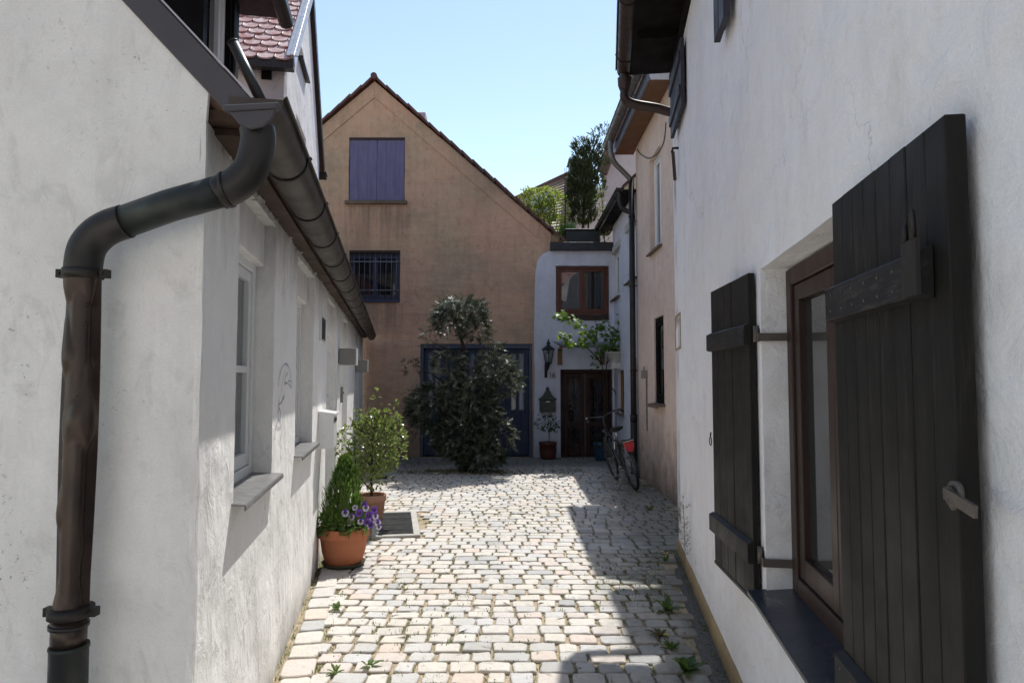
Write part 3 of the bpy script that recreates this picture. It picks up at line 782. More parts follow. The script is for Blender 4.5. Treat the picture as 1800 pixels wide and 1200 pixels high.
# overflow pipe poking up out of the gutter
k = MB(); yo = 2.62
pts = [at_y(409,74,yo), at_y(436,130,yo), at_y(463,186,yo)]
k.tube(pts, .021, 16, caps=False); k.tube([pts[0], pts[0]+(pts[1]-pts[0])*.03], .023, 16, caps=False)
po = k.build('overflow_pipe', M['copper_green'], LH); sm = po.modifiers.new('thick','SOLIDIFY'); sm.thickness = .003
k = MB(); k.lathe((0,0,0), [(.03,0),(.035,.02),(.02,.04)], 14); 
# ------------------------------------------------------------------ tall pink-white house behind the left roof
P2 = Fr(L.p(0,0,-.55), L.d, L.n)                 # its gable plane
pa = P2.px(500, 106); 
y0s = pa[0]; yr1 = P2.px(561,290)[0]; zEv = pa[1]+.02
PH = thing('tall_house', 'tall pinkish white gabled house with scalloped red tile roof rising behind the left house', 'house', P2.p(y0s,0,0))
ridge_s = (y0s+yr1)/2+.05; zR = zEv+1.95
k = MB()
ah0, ah1 = P2.px(527,70), P2.px(536,136)
def arch(s0,s1,z0,z1):
    c = (s0+s1)/2; r = (s1-s0)/2
    return [(s0,z0),(s1,z0)]+[(c+r*math.cos(PI*i/8), z1-r+r*math.sin(PI*i/8)) for i in range(9)]
aw = arch(ah0[0]-.1, ah1[0]+.05, ah1[1], ah0[1])
w2a, w2b = P2.px(521,200), P2.px(537,285)
wr = [(w2a[0], P2.px(530,282)[1]), (w2b[0], P2.px(530,282)[1]), (w2b[0], P2.px(523,205)[1]), (w2a[0], P2.px(523,205)[1])]
k.wall(P2, [(y0s,2.0),(yr1,2.0),(yr1,zEv),(ridge_s,zR),(y0s,zEv)], [aw, wr], depth=[.14,.12], thick=.25)
k.build('gable_wall', M['pinkwhite'], PH)
k = MB(); k.box(P2, aw[0][0], aw[1][0], aw[0][1], ah0[1], -.16, -.135); k.build('window', M['glass_blue'], PH)
k = MB(); k.box(P2, wr[0][0], wr[1][0], wr[0][1], wr[2][1], -.14, -.11); k.build('window', M['glass_blue'], PH)
sill(PH, P2, aw[0][0]-.03, aw[1][0]+.03, aw[0][1], -.1, .06, M['metal_dark'], drop=0)
# wall facing the camera, under the eaves
FN = Fr(P2.p(y0s,0,0), -P2.n, -P2.d)
k = MB(); k.wall(FN, [(0,2.0),(4.2,2.0),(4.2,zEv+.05),(0,zEv+.05)], [], thick=.2); k.build('front_wall', M['pinkwhite'], PH)
va, vb_ = FN.px(478,117), FN.px(460,140)
k = MB(); k.box(FN, va[0], vb_[0], vb_[1], va[1], .002, .03); k.build('vent', M['eave_dark'], PH)
# roofs: scalloped tiles in real courses on the front slope
sl = math.atan2(zR-zEv, ridge_s-y0s); ov = .17
up = (P2.d*math.cos(sl)+Z*math.sin(sl)); nr = (-P2.d*math.sin(sl)+Z*math.cos(sl)); side = -P2.n
base = P2.p(y0s,zEv,0)-up*ov+nr*.06 + P2.n*.10
k = MB(); tw, th_ = .175, .158; LR = (ridge_s-y0s)/math.cos(sl)+ov
nrow = int(LR/th_)+1
for r_ in range(nrow):
    off = (r_ % 2)*tw/2
    for c_ in range(24):
        x0 = c_*tw-off+.006; x1 = x0+tw-.010
        if x1 < .02: continue
        x0 = max(x0, 0)
        lift0 = .030+R(-.003,.003); ln = th_*1.6
        vs = []; yy = r_*th_
        cm = (x0+x1)/2; hw = (x1-x0)/2; nn = 8
        for i in range(nn+1):
            a = PI*i/nn
            vs.append((cm-hw*math.cos(a), yy-.062*math.sin(a), lift0))
        top = [(x1, yy+ln, .0), (x0, yy+ln, .0)]
        pts3 = [base+side*x+up*yv_+nr*h for x,yv_,h in vs+top]
        low = [q_-nr*.016 for q_ in pts3]
        n_ = len(pts3)
        k.add(pts3+low, [tuple(range(n_))]+[(i,n_+i,n_+(i+1)%n_,(i+1)%n_) for i in range(nn)], 0, random.random())
k.build('tiled_roof', M['tile_pink'], PH, recalc=False)
k = MB()
q0 = base-nr*.02; 
k.add([q0, q0+side*4.2, q0+side*4.2+up*(LR+.02), q0+up*(LR+.02)], [(0,1,2,3),(3,2,1,0)])
up2 = (-P2.d*math.cos(sl)+Z*math.sin(sl)); nr2 = (P2.d*math.sin(sl)+Z*math.cos(sl))
b2 = P2.p(yr1,zEv,0)-up2*.2+nr2*.05+P2.n*.03
L2r = (yr1-ridge_s)/math.cos(sl)+.22
k.hexa([b2, b2+side*4.2, b2+side*4.2+up2*L2r, b2+up2*L2r]+[q_+nr2*.06 for q_ in (b2, b2+side*4.2, b2+side*4.2+up2*L2r, b2+up2*L2r)])
k.build('roof_deck', M['tile_dark'], PH, recalc=True)
k = MB(); k.bar(base+nr*.0+P2.n*.01-up*.02, base+nr*.0+P2.n*.01+up*LR, .035, .13, up=nr); k.bar(base+nr*.05-side*.01-up*.02, base+nr*.05-side*.01+up*LR, .12, .012, up=nr)
k.build('white_verge', M['flash_edge'], PH)
k = MB(); k.bar(b2+P2.n*.02+nr2*.03, b2+P2.n*.02+nr2*.03+up2*L2r, .03, .15, up=nr2); k.build('dark_verge', M['metal_dark'], PH)
k = MB(); c_ = base-up*.03-nr*.05; k.bar(c_+P2.n*.02, c_+side*4.2, .10, .10, up=Z); k.build('gutter', M['metal_dark'], PH)
k = MB(); c_ = b2+P2.d*.07-Z*.04; k.bar(c_+P2.n*.06, c_+side*3, .13, .10, up=Z); k.tube([c_+P2.n*.05-P2.d*.05+Z*.02, c_+P2.n*.05+P2.d*.10+Z*.02],.02,8); k.build('gutter', M['metal_dark'], PH)

# ------------------------------------------------------------------ brown gable house at the end
def gp(u, v, o=0): return G.px(u, v, o)
apex = gp(659,140); eR = gp(975,412); mslope = (apex[1]-eR[1])/(eR[0]-apex[0])
GH = thing('brown_gable_house', 'brown rendered gable house with violet hatch and blue garage at the end', 'house', (apex[0],14.5,0))
xr = gp(968,430)[0]; zr = apex[1]-mslope*(xr-apex[0])-.04
xl = apex[0]-(xr-apex[0])
lw = (gp(614,440), gp(703,531)); gd = (gp(739,604), gp(936,800)); hs = (gp(614,243), gp(711,354))
k = MB()
holes = [jrect(lw[0][0], lw[1][0], lw[1][1], lw[0][1], .003), [(gd[0][0],-.02),(gd[1][0],-.02),(gd[1][0],gd[0][1]),(gd[0][0],gd[0][1])], jrect(hs[0][0], hs[1][0], hs[1][1], hs[0][1], .004)]
k.wall(G, [(xl,-.06),(xr,-.06),(xr,zr),(apex[0],apex[1]-.04),(xl,zr)], holes, depth=[.10,.22,.05], thick=.3)
k.build('facade', M['brown_render'], GH)
# verge band in slight relief
k = MB(); bw = .27
ex = Vector((xr-apex[0],0,zr-apex[1]+.04)).normalized(); dn = Vector((-ex.z*-1,0,0))
for sg in (1,-1):
    a_ = G.p(apex[0],apex[1]-.045,.0); e_ = Vector((ex.x*sg,0,ex.z)); nd = Vector((ex.z*sg,0,-ex.x))
    Ls = (xr-apex[0])/ex.x-.32
    a_low = a_+Vector((0,0,-bw/ex.x))
    k.prism([a_, a_+e_*Ls, a_low+e_*(Ls-.05), a_low], Vector((0,-.022,0)))
k.build('verge_band', M['brown_render'], GH, bevel=.006)
# roof: deck, stepped tile ends, ridge cap
k = MB(); dk = MB()
for sg in (1,-1):
    a_ = G.p(apex[0],apex[1]+.0,0); e_ = Vector((ex.x*sg,0,ex.z)); nd = Vector((-ex.z*sg,0,ex.x))
    Ls = (xr-apex[0])/ex.x+.38
    t0 = 0
    while t0 < Ls:
        t1 = min(t0+.31, Ls); q_ = a_+nd*(.0+R(-.004,.008))+Vector((0,-.10-R(0,.02),0))
        A = q_+e_*t0+nd*.060; Bq = q_+e_*(t1+.05)+nd*.035
        k.hexa([A-nd*.045, A-nd*.045+Vector((0,.5,0)), Bq-nd*.045+Vector((0,.5,0)), Bq-nd*.045, A, A+Vector((0,.5,0)), Bq+Vector((0,.5,0)), Bq])
        t0 = t1
    dk.hexa([a_-e_*.0, a_+Vector((0,6,0)), a_+e_*Ls+Vector((0,6,0)), a_+e_*Ls]+[q_+nd*.05 for q_ in (a_, a_+Vector((0,6,0)), a_+e_*Ls+Vector((0,6,0)), a_+e_*Ls)])
rfo = k.build('roof', M['tile_dark'], GH, recalc=True)
dk.build('roof_deck', M['tile_dark'], rfo, recalc=True)
k = MB(); c_ = G.p(apex[0],apex[1]+.03,0)
for i in range(14): k.tube([c_+Vector((0,-.14+i*.42,.0)), c_+Vector((0,-.14+i*.42+.46,.02))], [.07,.06], 12)
k.build('ridge_tiles', M['tile_dark'], rfo)
k = MB(); ch0 = at_y(731,205,16.0); ch1 = at_y(747,195,16.0); k.abox(ch0.x,ch1.x+.01,16,16.4,ch0.z-1.6,ch1.z-.03,0); ch = k.build('chimney', M['lilac'], rfo, bevel=.01)
# violet hatch shutters
for i, (a, b) in enumerate(((hs[0][0]+.01,(hs[0][0]+hs[1][0])/2-.003),((hs[0][0]+hs[1][0])/2+.003,hs[1][0]-.01))):
    k = MB(); n_ = 3
    for j in range(n_):
        x0 = a+(b-a)*j/n_; x1 = a+(b-a)*(j+1)/n_
        k.box(G, x0+.001, x1-.001, hs[1][1]+.015, hs[0][1]-.03, -.045, -.018)
    k.build('shutter', M['purple'], GH, bevel=.002)
k = MB(); k.box(G, hs[0][0], hs[1][0], hs[0][1]-.03, hs[0][1]+.012, -.04, .012); k.build('lintel', M['frame_brown'], GH)
k = MB(); k.box(G, hs[0][0]-.07, hs[1][0]+.06, hs[1][1]-.07, hs[1][1]+.012, -.04, .07); k.build('sill', M['stone_sill'], GH, bevel=.01)
# barred window
gwid = window('barred_window', GH, G, lw[0][0]+.01, lw[1][0]-.01, lw[1][1]+.05, lw[0][1]-.06, -.06, M['frame_blue'], M['glass_dark'], fw=.05, sash=.05, mull=((lw[0][0]+lw[1][0])/2,), dep=.06)
k = MB()
for i in range(9):
    s = lw[0][0]+.10+(lw[1][0]-lw[0][0]-.18)*i/8
    k.tube([G.p(s, lw[1][1]+.06, -.02), G.p(s, lw[0][1]-.02, -.02)], .006, 8)
for zz in (lw[1][1]+.26, lw[0][1]-.24): k.box(G, lw[0][0]+.02, lw[1][0]-.02, zz-.012, zz+.012, -.03, -.02)
k.build('grille', M['grille'], gwid)
k = MB(); k.box(G, lw[0][0]+.02, lw[1][0]-.01, lw[1][1]-.005, lw[1][1]+.045, -.09, .03); k.build('sill', M['frame_blue'], gwid, bevel=.004)
k = MB(); k.box(G, lw[0][0]+.004, lw[1][0]-.004, lw[0][1]-.055, lw[0][1]+.0, -.09, .004); k.build('lintel', M['frame_brown'], gwid)
# garage door: framed, vertical boards, narrow lights
gs0_, gs1_, gz1 = gd[0][0], gd[1][0], gd[0][1]
k = MB(); k.box(G, gs0_, gs0_+.07, -.02, gz1, -.16, -.02); k.box(G, gs1_-.07, gs1_, -.02, gz1, -.16, -.02); k.box(G, gs0_+.07, gs1_-.07, gz1-.10, gz1, -.16, -.021)
gdo = k.build('garage_door', M['garage_frame'], GH, bevel=.004)
lights = [gp(u,720)[0] for u in (752,764, 826,838, 899,913)]
k = MB(); s = gs0_+.075; zl0, zl1 = gp(900,720)[1], gp(900,622)[1]; n_ = 14; wv = (gs1_-.075-s)/n_
for i in range(n_):
    k.box(G, s+i*wv+.002, s+(i+1)*wv-.002, .01, gz1-.105, -.13, -.085)
lf = k.build('leaf', M['garage'], gdo, bevel=.002)
for sx_ in lights:
    k = MB(); k.box(G, sx_, sx_+.085, zl0, zl1, -.084, -.080); k.build('light', M['glass_blue'], gdo)
    k = MB(); k.box(G, sx_-.02, sx_, zl0-.02, zl1+.02, -.086, -.070); k.box(G, sx_+.085, sx_+.105, zl0-.02, zl1+.02, -.086, -.070); k.box(G, sx_, sx_+.085, zl0-.02, zl0, -.086, -.071); k.box(G, sx_, sx_+.085, zl1, zl1+.02, -.086, -.071); k.build('light_frame', M['garage_frame'], gdo)

# ------------------------------------------------------------------ small white house 16 with roof terrace
def wp(u, v, o=0): return W.px(u, v, o)
WH = thing('narrow_white_house', 'narrow white house with number 16, brown window and rust coloured door in the corner', 'house', (1.3,14.42,0))
wt = wp(1000,441)[1]
win = (wp(977,467), wp(1071,553)); dr = (wp(985,649), wp(1075,798))
xe = 2.145
lft = [(wp(u,v)) for u,v in ((938,800),(939,730),(940,660),(938.5,590),(939.5,540),(941,480),(945,458),(953,447),(966,441))]
out = [(x, max(z,-.06)) for x,z in lft]; out[0] = (out[0][0],-.06)
outer = [(xe,-.06),(xe,wt)]+out[::-1]; outer = outer[::-1]
k = MB()
k.wall(W, outer, [jrect(win[0][0],win[1][0],win[1][1],win[0][1],.003), [(dr[0][0],-.03),(xe-.03,-.03),(xe-.03,dr[0][1]),(dr[0][0],dr[0][1])]], depth=[.12,.22], thick=.4)
k.build('facade', M['white_far'], WH, bevel=0)
cz0 = wt; cz1 = wp(1000,427)[1]
k = MB(); k.box(W, wp(967,440)[0], xe, cz0, cz1, -3.2, .10); k.build('roof_edge', M['coping'], WH, bevel=.006)
ww = window('window', WH, W, win[0][0]+.01, win[1][0]-.005, win[1][1]+.0, win[0][1]-.01, -.04, M['frame_red'], M['glass_refl'], fw=.055, sash=.055, mull=((win[0][0]+win[1][0])/2,), dep=.07)
k = MB(); k.box(W, win[0][0]+.03, win[1][0]-.01, wp(1000,563)[1], win[1][1]-.002, -.02, .025); k.build('apron_board', M['frame_brown'], ww, bevel=.003)
# curtain strips inside are replaced by pale muntin reflections: real net curtains behind the panes
# door
do_s0, do_s1, dz = dr[0][0], xe-.03, dr[0][1]
k = MB(); k.box(W, do_s0, do_s0+.06, -.02, dz, -.2, -.09); k.box(W, do_s1-.06, do_s1, -.02, dz, -.2, -.09); k.box(W, do_s0+.06, do_s1-.06, dz-.07, dz, -.2, -.091)
door = k.build('door', M['rust_red'], WH, bevel=.004)
mid = (do_s0+do_s1)/2-.02
for a, b in ((do_s0+.065, mid-.015),(mid+.015, do_s1-.065)):
    k = MB(); st = .09
    k.box(W, a, a+st, .0, dz-.075, -.17, -.12); k.box(W, b-st, b, .0, dz-.075, -.17, -.12)
    for z0, z1 in ((0,.22),(.62,.72),(dz-.2,dz-.075)): k.box(W, a+st, b-st, z0, z1, -.17, -.121)
    lf = k.build('door_leaf', M['rust_red'], door, bevel=.003)
    k = MB(); k.box(W, a+st, b-st, .22, dz-.2, -.16, -.15); k.build('door_glass', M['glass_dark'], door)
    k = MB()      # iron scrollwork in front of the glass
    for zc in [.36+.24*i for i in range(7)]:
        for sx_ in (a+st+.07, b-st-.07):
            pts = [W.p(sx_+(.055*(1-tt*.75))*math.cos(tt*9+zc*7), zc+(.085*(1-tt*.6))*math.sin(tt*9+zc*7), -.115) for tt in [i/22 for i in range(23)]]
            k.tube(pts, .006, 6)
    for sx_ in (a+st+.02, (a+b)/2, b-st-.02): k.tube([W.p(sx_,.02,-.115), W.p(sx_,dz-.09,-.115)], .005, 6)
    k.build('scrollwork', M['ornament'], door)
k = MB(); k.box(W, mid-.016, mid+.016, .0, dz-.075, -.16, -.095); k.build('meeting_post', M['door_post'], door, bevel=.003)
# glass canopy with oak brackets
CN = thing('glass_canopy', 'clear glass canopy on two wooden brackets above the door of number 16', 'canopy', W.p(wp(1020,612)[0], wp(1020,612)[1], 0))
cs0, cs1 = wp(984,612)[0], 2.12; czb = wp(1000,604)[1]
k = MB(); pz = lambda s,o,z: W.p(s,z,o)
c_ = [pz(cs0-.12,.02,czb+.04),pz(cs1,.02,czb+.04),pz(cs1,.55,czb-.10),pz(cs0,.55,czb-.10)]
k.hexa(c_+[q_+Z*.012 for q_ in c_]); k.build('glass_sheet', M['clear'], CN, recalc=True)
k = MB(); k.bar(c_[2]+Z*.006, c_[3]+Z*.006, .014, .016); k.bar(c_[3]+Z*.006, c_[0]+Z*.006, .010, .014); k.build('edge_rail', M['band_dark'], CN)
for u in (984,1058):
    s0, s1 = wp(u-4,620)[0], wp(u+4,620)[0]; zt, zb = wp(u,613)[1], wp(u,641)[1]
    k = MB(); k.box(W, s0, s1, zb, zt, .002, .05); k.bar(W.p((s0+s1)/2, zt-.02, .05), W.p((s0+s1)/2, czb-.10, .48), .07, .04); k.build('bracket', M['oak'], CN, bevel=.004)

# ------------------------------------------------------------------ right-hand row: white house, peach house
def bp(u, v, o=0): return B.px(u, v, o)
sJ = 11.66-9.1; sW = 14.42-9.1
R3 = thing('white_row_house', 'white house with two tall upper windows between number 16 and the peach house', 'house', B.p(sJ,0,0))
zt3 = 4.92
wA = (bp(1077,432), bp(1090,527)); wB = (bp(1103,393), bp(1117.5,500)); wC = (bp(1088,650), bp(1101,725))
def bwin(a): 
    s0, s1 = sorted((a[0][0], a[1][0])); return s0, s1
hA = (bp(1078,520)[0], bp(1090,520)[0]); hB = (bp(1103,490)[0], bp(1119,490)[0]); hC = (bp(1087,720)[0], bp(1101,720)[0])
zA = (bp(1084,524)[1], bp(1084,440)[1]); zB = (bp(1110,494)[1], bp(1108,402)[1]); zC = (bp(1095,727)[1], bp(1095,650)[1])
k = MB()
outr = [(sJ,-.06),(sW-.002,-.06),(sW-.002,zt3),(sJ,zt3)]
hl = [jrect(min(h),max(h),z[0],z[1],.003) for h,z in ((hA,zA),(hB,zB),(hC,zC))]
k.wall(B, outr, hl, depth=.10, thick=.3); k.build('side_wall', M['white_far'], R3)
k = MB(); k.box(B, sJ+.001, min(hC)-.02, -.05, bp(1110,630)[1], .001, .045); k.build('base_course', M['white_far'], R3, bevel=.01)
for h, z, fm in ((hA,zA,'frame_white'),(hB,zB,'frame_white'),(hC,zC,'oak')):
    s0, s1 = min(h), max(h)
    wdw = window('window', R3, B, s0+.01, s1-.01, z[0]+.02, z[1]-.01, -.05, M[fm], M['glass_blue' if fm != 'oak' else 'glass_dark'], fw=.05, sash=.04, mull=((s0+s1)/2,) if fm != 'oak' else ())
    sill(wdw, B, s0-.05, s1+.05, z[0]+.02, -.05, .07, M['stone_sill'], drop=0)
    if fm != 'oak':
        k = MB()
        k.box(B, s0-.10, s1+.10, z[1], z[1]+.14, .001, .028); k.build('surround', M['concrete'], wdw, bevel=.006)
# eaves of the white row house
k = MB(); q0 = B.p(sJ-.05, zt3, .24); 
k.hexa([B.p(sJ,zt3-.02,.24), B.p(sJ,zt3+2.6,-2.6), B.p(sW+.9,zt3+2.6,-2.6), B.p(sW+.9,zt3-.02,.24)]+[q_+Z*.07 for q_ in (B.p(sJ,zt3-.02,.24), B.p(sJ,zt3+2.6,-2.6), B.p(sW+.9,zt3+2.6,-2.6), B.p(sW+.9,zt3-.02,.24))])
k.build('roof', M['tile_dark'], R3, recalc=True)
k = MB(); k.box(B, sJ, sW+.9, zt3-.05, zt3-.022, -.05, .22); k.build('soffit', M['eave_dark'], R3)
g3 = gutter(R3, B, sJ-.02, sW+.9, .27, zt3+.0, .06, M['metal_dark'], brk=1.1)
k = MB(); pth = smooth_path([B.p(sJ+.1,zt3-.04,.27), B.p(sJ+.1,zt3-.22,.27), B.p(sJ+.08,zt3-.34,.22), B.p(sJ+.03,zt3-.42,.10)],5); k.tube(pth, .042, 12); k.build('branch_pipe', M['metal_dark'], R3)
# long dark downpipe at the joint
PHs = thing('peach_house', 'peach rendered house with orange soffit and stained base beyond the near right house', 'house', B.p(0,0,0))
k = MB(); sP = sJ-.02; k.tube([B.p(sP, .02, .085), B.p(sP, bp(1118,300,.085)[1], .085)], .05, 16); dpipe = k.build('downpipe', M['metal_dark'], PHs)
k = MB()
for zz in (.9,): k.tube([B.p(sP, zz, .085), B.p(sP, zz+.12, .085)], .062, 16)
k.tube([B.p(sP, .02, .085), B.p(sP, .92, .085)], .058, 16)
k.build('pipe_foot', M['band_dark'], dpipe)
for zz in (1.75, 3.2, 4.4):
    k = MB(); k.tube([B.p(sP, zz, .085), B.p(sP, zz+.03, .085)], .056, 16); k.tube([B.p(sP, zz+.015, .05), B.p(sP, zz+.015, -.05)], .008, 6); k.build('clamp', M['band_dark'], dpipe)
# peach wall
zt2 = 5.62; s_near = -.15
p1 = (bp(1163,430)[0], bp(1143,430)[0]); pz1 = (bp(1152,440)[1], bp(1155,262)[1])
p2_ = (bp(1168,700)[0], bp(1151,700)[0]); pz2 = (bp(1158,710)[1], bp(1158,556)[1])
k = MB(); k.wall(B, [(s_near,-.06),(sJ-.003,-.06),(sJ-.003,zt2),(s_near,zt2)], [jrect(min(p1),max(p1),pz1[0],pz1[1],.003), jrect(min(p2_),max(p2_),pz2[0],pz2[1],.003)], depth=[.16,.12], thick=.3)
k.build('side_wall', M['peach'], PHs)
wu = window('window', PHs, B, min(p1)+.01, max(p1)-.01, pz1[0]+.02, pz1[1]-.01, -.07, M['frame_white'], M['glass_blue'], fw=.05, sash=.045, mull=((p1[0]+p1[1])/2,), dep=.07)
sill(wu, B, min(p1)-.05, max(p1)+.04, pz1[0]+.02, -.07, .06, M['stone_sill'], drop=0)
wl = window('window', PHs, B, min(p2_)+.01, max(p2_)-.01, pz2[0]+.02, pz2[1]-.01, -.02, M['eave_dark'], M['glass_dark'], fw=.06, sash=.05, dep=.07)
sill(wl, B, min(p2_)-.06, max(p2_)+.03, pz2[0]+.02, -.1, .10, M['stone_sill'], drop=.02)
# peach roof: boxed soffit, blue-grey fascia, grey gutter
OV = .45
k = MB(); k.box(B, s_near, sJ+.34, zt2, zt2+.03, -.02, OV-.14); k.build('soffit', M['soffit_far'], PHs)
M['fascia_blue'] = paint('blue_grey_fascia', (.16,.20,.28), (.22,.26,.33), rough=.45, metallic=.3)
k = MB(); k.box(B, s_near, sJ+.34, zt2-.015, zt2+.17, OV-.14, OV-.11); k.build('fascia', M['fascia_blue'], PHs)
k = MB(); c_ = [B.p(s_near,zt2+.18,OV),B.p(sJ+.36,zt2+.18,OV),B.p(sJ+.36,zt2+2.5,OV-2.6),B.p(s_near,zt2+2.5,OV-2.6)]
k.hexa(c_+[q_+Z*.08 for q_ in c_]); k.build('roof', M['tile_dark'], PHs, recalc=True)
M['gutter_grey'] = paint('grey_zinc_gutter', (.20,.19,.185), (.13,.12,.115), rough=.45, metallic=.5)
g2 = gutter(PHs, B, s_near-.03, sJ+.36, OV, zt2+.16, .075, M['gutter_grey'], brk=.62, brmat=M['galv'], first=.3)
k = MB()      # boxed verge end
k.prism([B.p(s_near,zt2-.0,.02), B.p(s_near,zt2-.0,OV-.16), B.p(s_near,zt2+.2,OV-.10), B.p(s_near,zt2+1.4,-1.2), B.p(s_near,zt2-.0,-1.2)], Vector((0,-.03,0)))
k.build('verge_end', M['white_far'], PHs)
k = MB(); k.bar(B.p(s_near-.03,zt2+.19,OV-.03), B.p(s_near-.03,zt2+1.5,-1.25), .05, .11); k.build('verge_flashing', M['fascia_blue'], PHs)
k = MB(); pth = smooth_path([B.p(sJ-.12,zt2+.10,OV), B.p(sJ-.12,zt2-.10,OV), B.p(sJ-.11,zt2-.28,OV-.06), B.p(sJ-.06,zt2-.42,.24), B.p(sP,zt2-.56,.10), B.p(sP,zt2-.72,.085), B.p(sP,bp(1118,300,.085)[1]-.03,.085)],6)
k.tube(pth, .046, 14); k.build('swan_neck', M['gutter_grey'], dpipe)
k = MB(); ca = [bp(1172,215), bp(1168,250), bp(1155,272), bp(1140,278), bp(1126,270), bp(1121,262)]
k.tube(smooth_path([B.p(a_,b_,.012) for a_,b_ in ca],5), .007, 6); k.build('cable', M['band_dark'], PHs)
k = MB(); s_, z_ = bp(1132,655,.05); k.box(B, s_-.05, s_+.05, z_-.09, z_+.04, .0, .09); k.tube([B.p(s_-.03,z_+.04,.05),B.p(s_-.03,z_+.10,.05),B.p(s_+.03,z_+.10,.05),B.p(s_+.03,z_+.03,.05)],.006,6)
o_ = k.build('meter_box', M['lamp_grey'], None, bevel=.006, origin=B.p(s_,z_,0)); tag(o_, 'small grey box on the peach wall right beside the black downpipe', 'wall box')
k = MB(); k.box(B, s_-.02, s_+.02, .8, z_-.09, .0, .02); k.build('conduit', M['galv'], o_)
# lilac gabled house behind
LHs = thing('lilac_house', 'lilac rendered gable with dark verge behind the white row house roof', 'house', (2.3,18,0))
LF = Fr((0,18.0,0), (1,0,0), (0,-1,0))
a_ = [LF.px(1060,400), LF.px(1060,302), LF.px(1083,236), LF.px(1120,120), LF.px(1180,120), LF.px(1180,400)]
k = MB(); k.wall(LF, a_, [], thick=.3); k.build('gable_wall', M['lilac'], LHs)
k = MB(); q = [LF.p(*LF.px(1057,306),.0), LF.p(*LF.px(1083,234),.0), LF.p(*LF.px(1123,112),.0)]
for i in range(2): k.bar(q[i]-Vector((0,.1,0)), q[i+1]-Vector((0,.1,0)), .12, .3, up=Vector((-1,0,.4)))
k.build('verge', M['tile_dark'], LHs)
# far tiled roof with chimney
FH = thing('far_tiled_house', 'distant house showing only a brown tiled roof and chimney behind the terrace plants', 'house', (1.2,24,0))
k = MB()
r0, r1, r2 = at_y(905,352,24), at_y(1012,300,24), at_y(1012,420,21.5); r3 = at_y(880,420,21.5)
ux = r1-r0
nrow = 22
for i in range(nrow):
    a = i/nrow; b_ = (i+1)/nrow
    A0 = r3.lerp(r0,a); A1 = r2.lerp(r1,a); B0 = r3.lerp(r0,b_); B1 = r2.lerp(r1,b_)
    nn_ = (A1-A0).cross(B0-A0).normalized()
    nn_ = nn_ if nn_.y < 0 else -nn_
    k.add([A0+nn_*.05,A1+nn_*.05,B1,B0,A0,A1], [(0,1,2,3),(0,4,5,1)], 0, random.random())
fr_o = k.build('roof', M['tile_far'], FH)
k = MB(); k.bar(r0+Vector((-.1,0,0)), r1, .25, .12); k.build('ridge', M['tile_dark'], fr_o)
k = MB(); a_ = at_y(1002,283,23.2); k.abox(a_.x,a_.x+.75,23.2,23.9,a_.z-1.2,a_.z); k.abox(a_.x-.05,a_.x+.8,23.15,23.95,a_.z,a_.z+.07); k.build('chimney', M['coping'], FH)
k = MB(); s1_ = at_y(928,352,22.6); s2_ = at_y(962,340,22.6)
k.add([at_y(922,372,22.3), at_y(960,372,22.3), at_y(978,338,23.2), at_y(940,338,23.2)], [(0,1,2,3)]); so = k.build('skylight', M['glass_blue'], FH)
k = MB(); k.wall(Fr((0,24.2,0),(1,0,0),(0,-1,0)), [(-.6,0),(5,0),(5,at_y(1012,330,24.2).z),(2.2,at_y(1012,330,24.2).z),(-.6,at_y(895,380,24.2).z)], [], thick=.3); k.build('wall', M['lilac'], FH)

# ------------------------------------------------------------------ near right house
RH = thing('right_house', 'near white house on the right with dark wooden shutters, brown gutter and ochre plinth', 'house', RW.p(rs(6.5),0,0))
def rp(u, v, o=0): return RW.px(u, v, o)
sE = rs(6.5); sN = rs(-2.2); ZR1 = 4.6
wo = (rp(1482,400)[0], rp(1340,700)[0]); wo = (rs(1.78), rp(1342,760)[0])
wz = (rp(1345,1054,.02)[1]-.0, rp(1343,468)[1])
k = MB(); NN = 60
outer = []
for i in range(NN): outer.append((sN+(sE-sN)*i/NN, -.06))
for i in range(24): outer.append((sE+(R(-.006,.006)+.012*noise.noise(Vector((i*.5,0,2))) if i else 0), -.06+(ZR1+.06)*i/24))
outer += [(sE,ZR1),(sN,ZR1)]
def bevel_hole(s0,s1,z0,z1): return jrect(s0,s1,z0,z1,.003,.12)
nh = (rp(1197,611)[0], rp(1188.5,611)[0], rp(1192,611)[1], rp(1192,556)[1])
k.wall(RW, outer, [bevel_hole(wo[0],wo[1],wz[0],wz[1]), [(nh[0],nh[2]),(nh[1],nh[2]),(nh[1],nh[3]),(nh[0],nh[3])]], depth=[.16,.04], thick=.35, backs=(1,))
k.build('side_wall', M['white_right'], RH)
k = MB()
for a,b_,c_,d_ in ((nh[0]-.02,nh[0],nh[2]-.02,nh[3]+.02),(nh[1],nh[1]+.02,nh[2]-.02,nh[3]+.02),(nh[0],nh[1],nh[3],nh[3]+.02),(nh[0],nh[1],nh[2]-.02,nh[2])): k.box(RW,a,b_,c_,d_,-.01,.006)
k.box(RW, nh[0], nh[1], nh[2], nh[3], -.039, -.03); k.build('vent_frame', M['tan'], RH)
# plinth with an irregular upper edge
k = MB(); vs = []; NP = 110
for i in range(NP+1):
    s = sN+(sE-sN)*i/NP; h = .115+.022*noise.noise(Vector((s*1.6,1,0)))+.009*noise.noise(Vector((s*7,4,0)))
    vs += [RW.p(s,-.06,.022), RW.p(s,h-.018,.020), RW.p(s,h-.006,.013), RW.p(s,h,-.01)]
k.add(vs, [(i*4+j,i*4+j+1,(i+1)*4+j+1,(i+1)*4+j) for i in range(NP) for j in range(3)], 0, .5, True)
k.build('plinth', M['ochre_base'], RH)
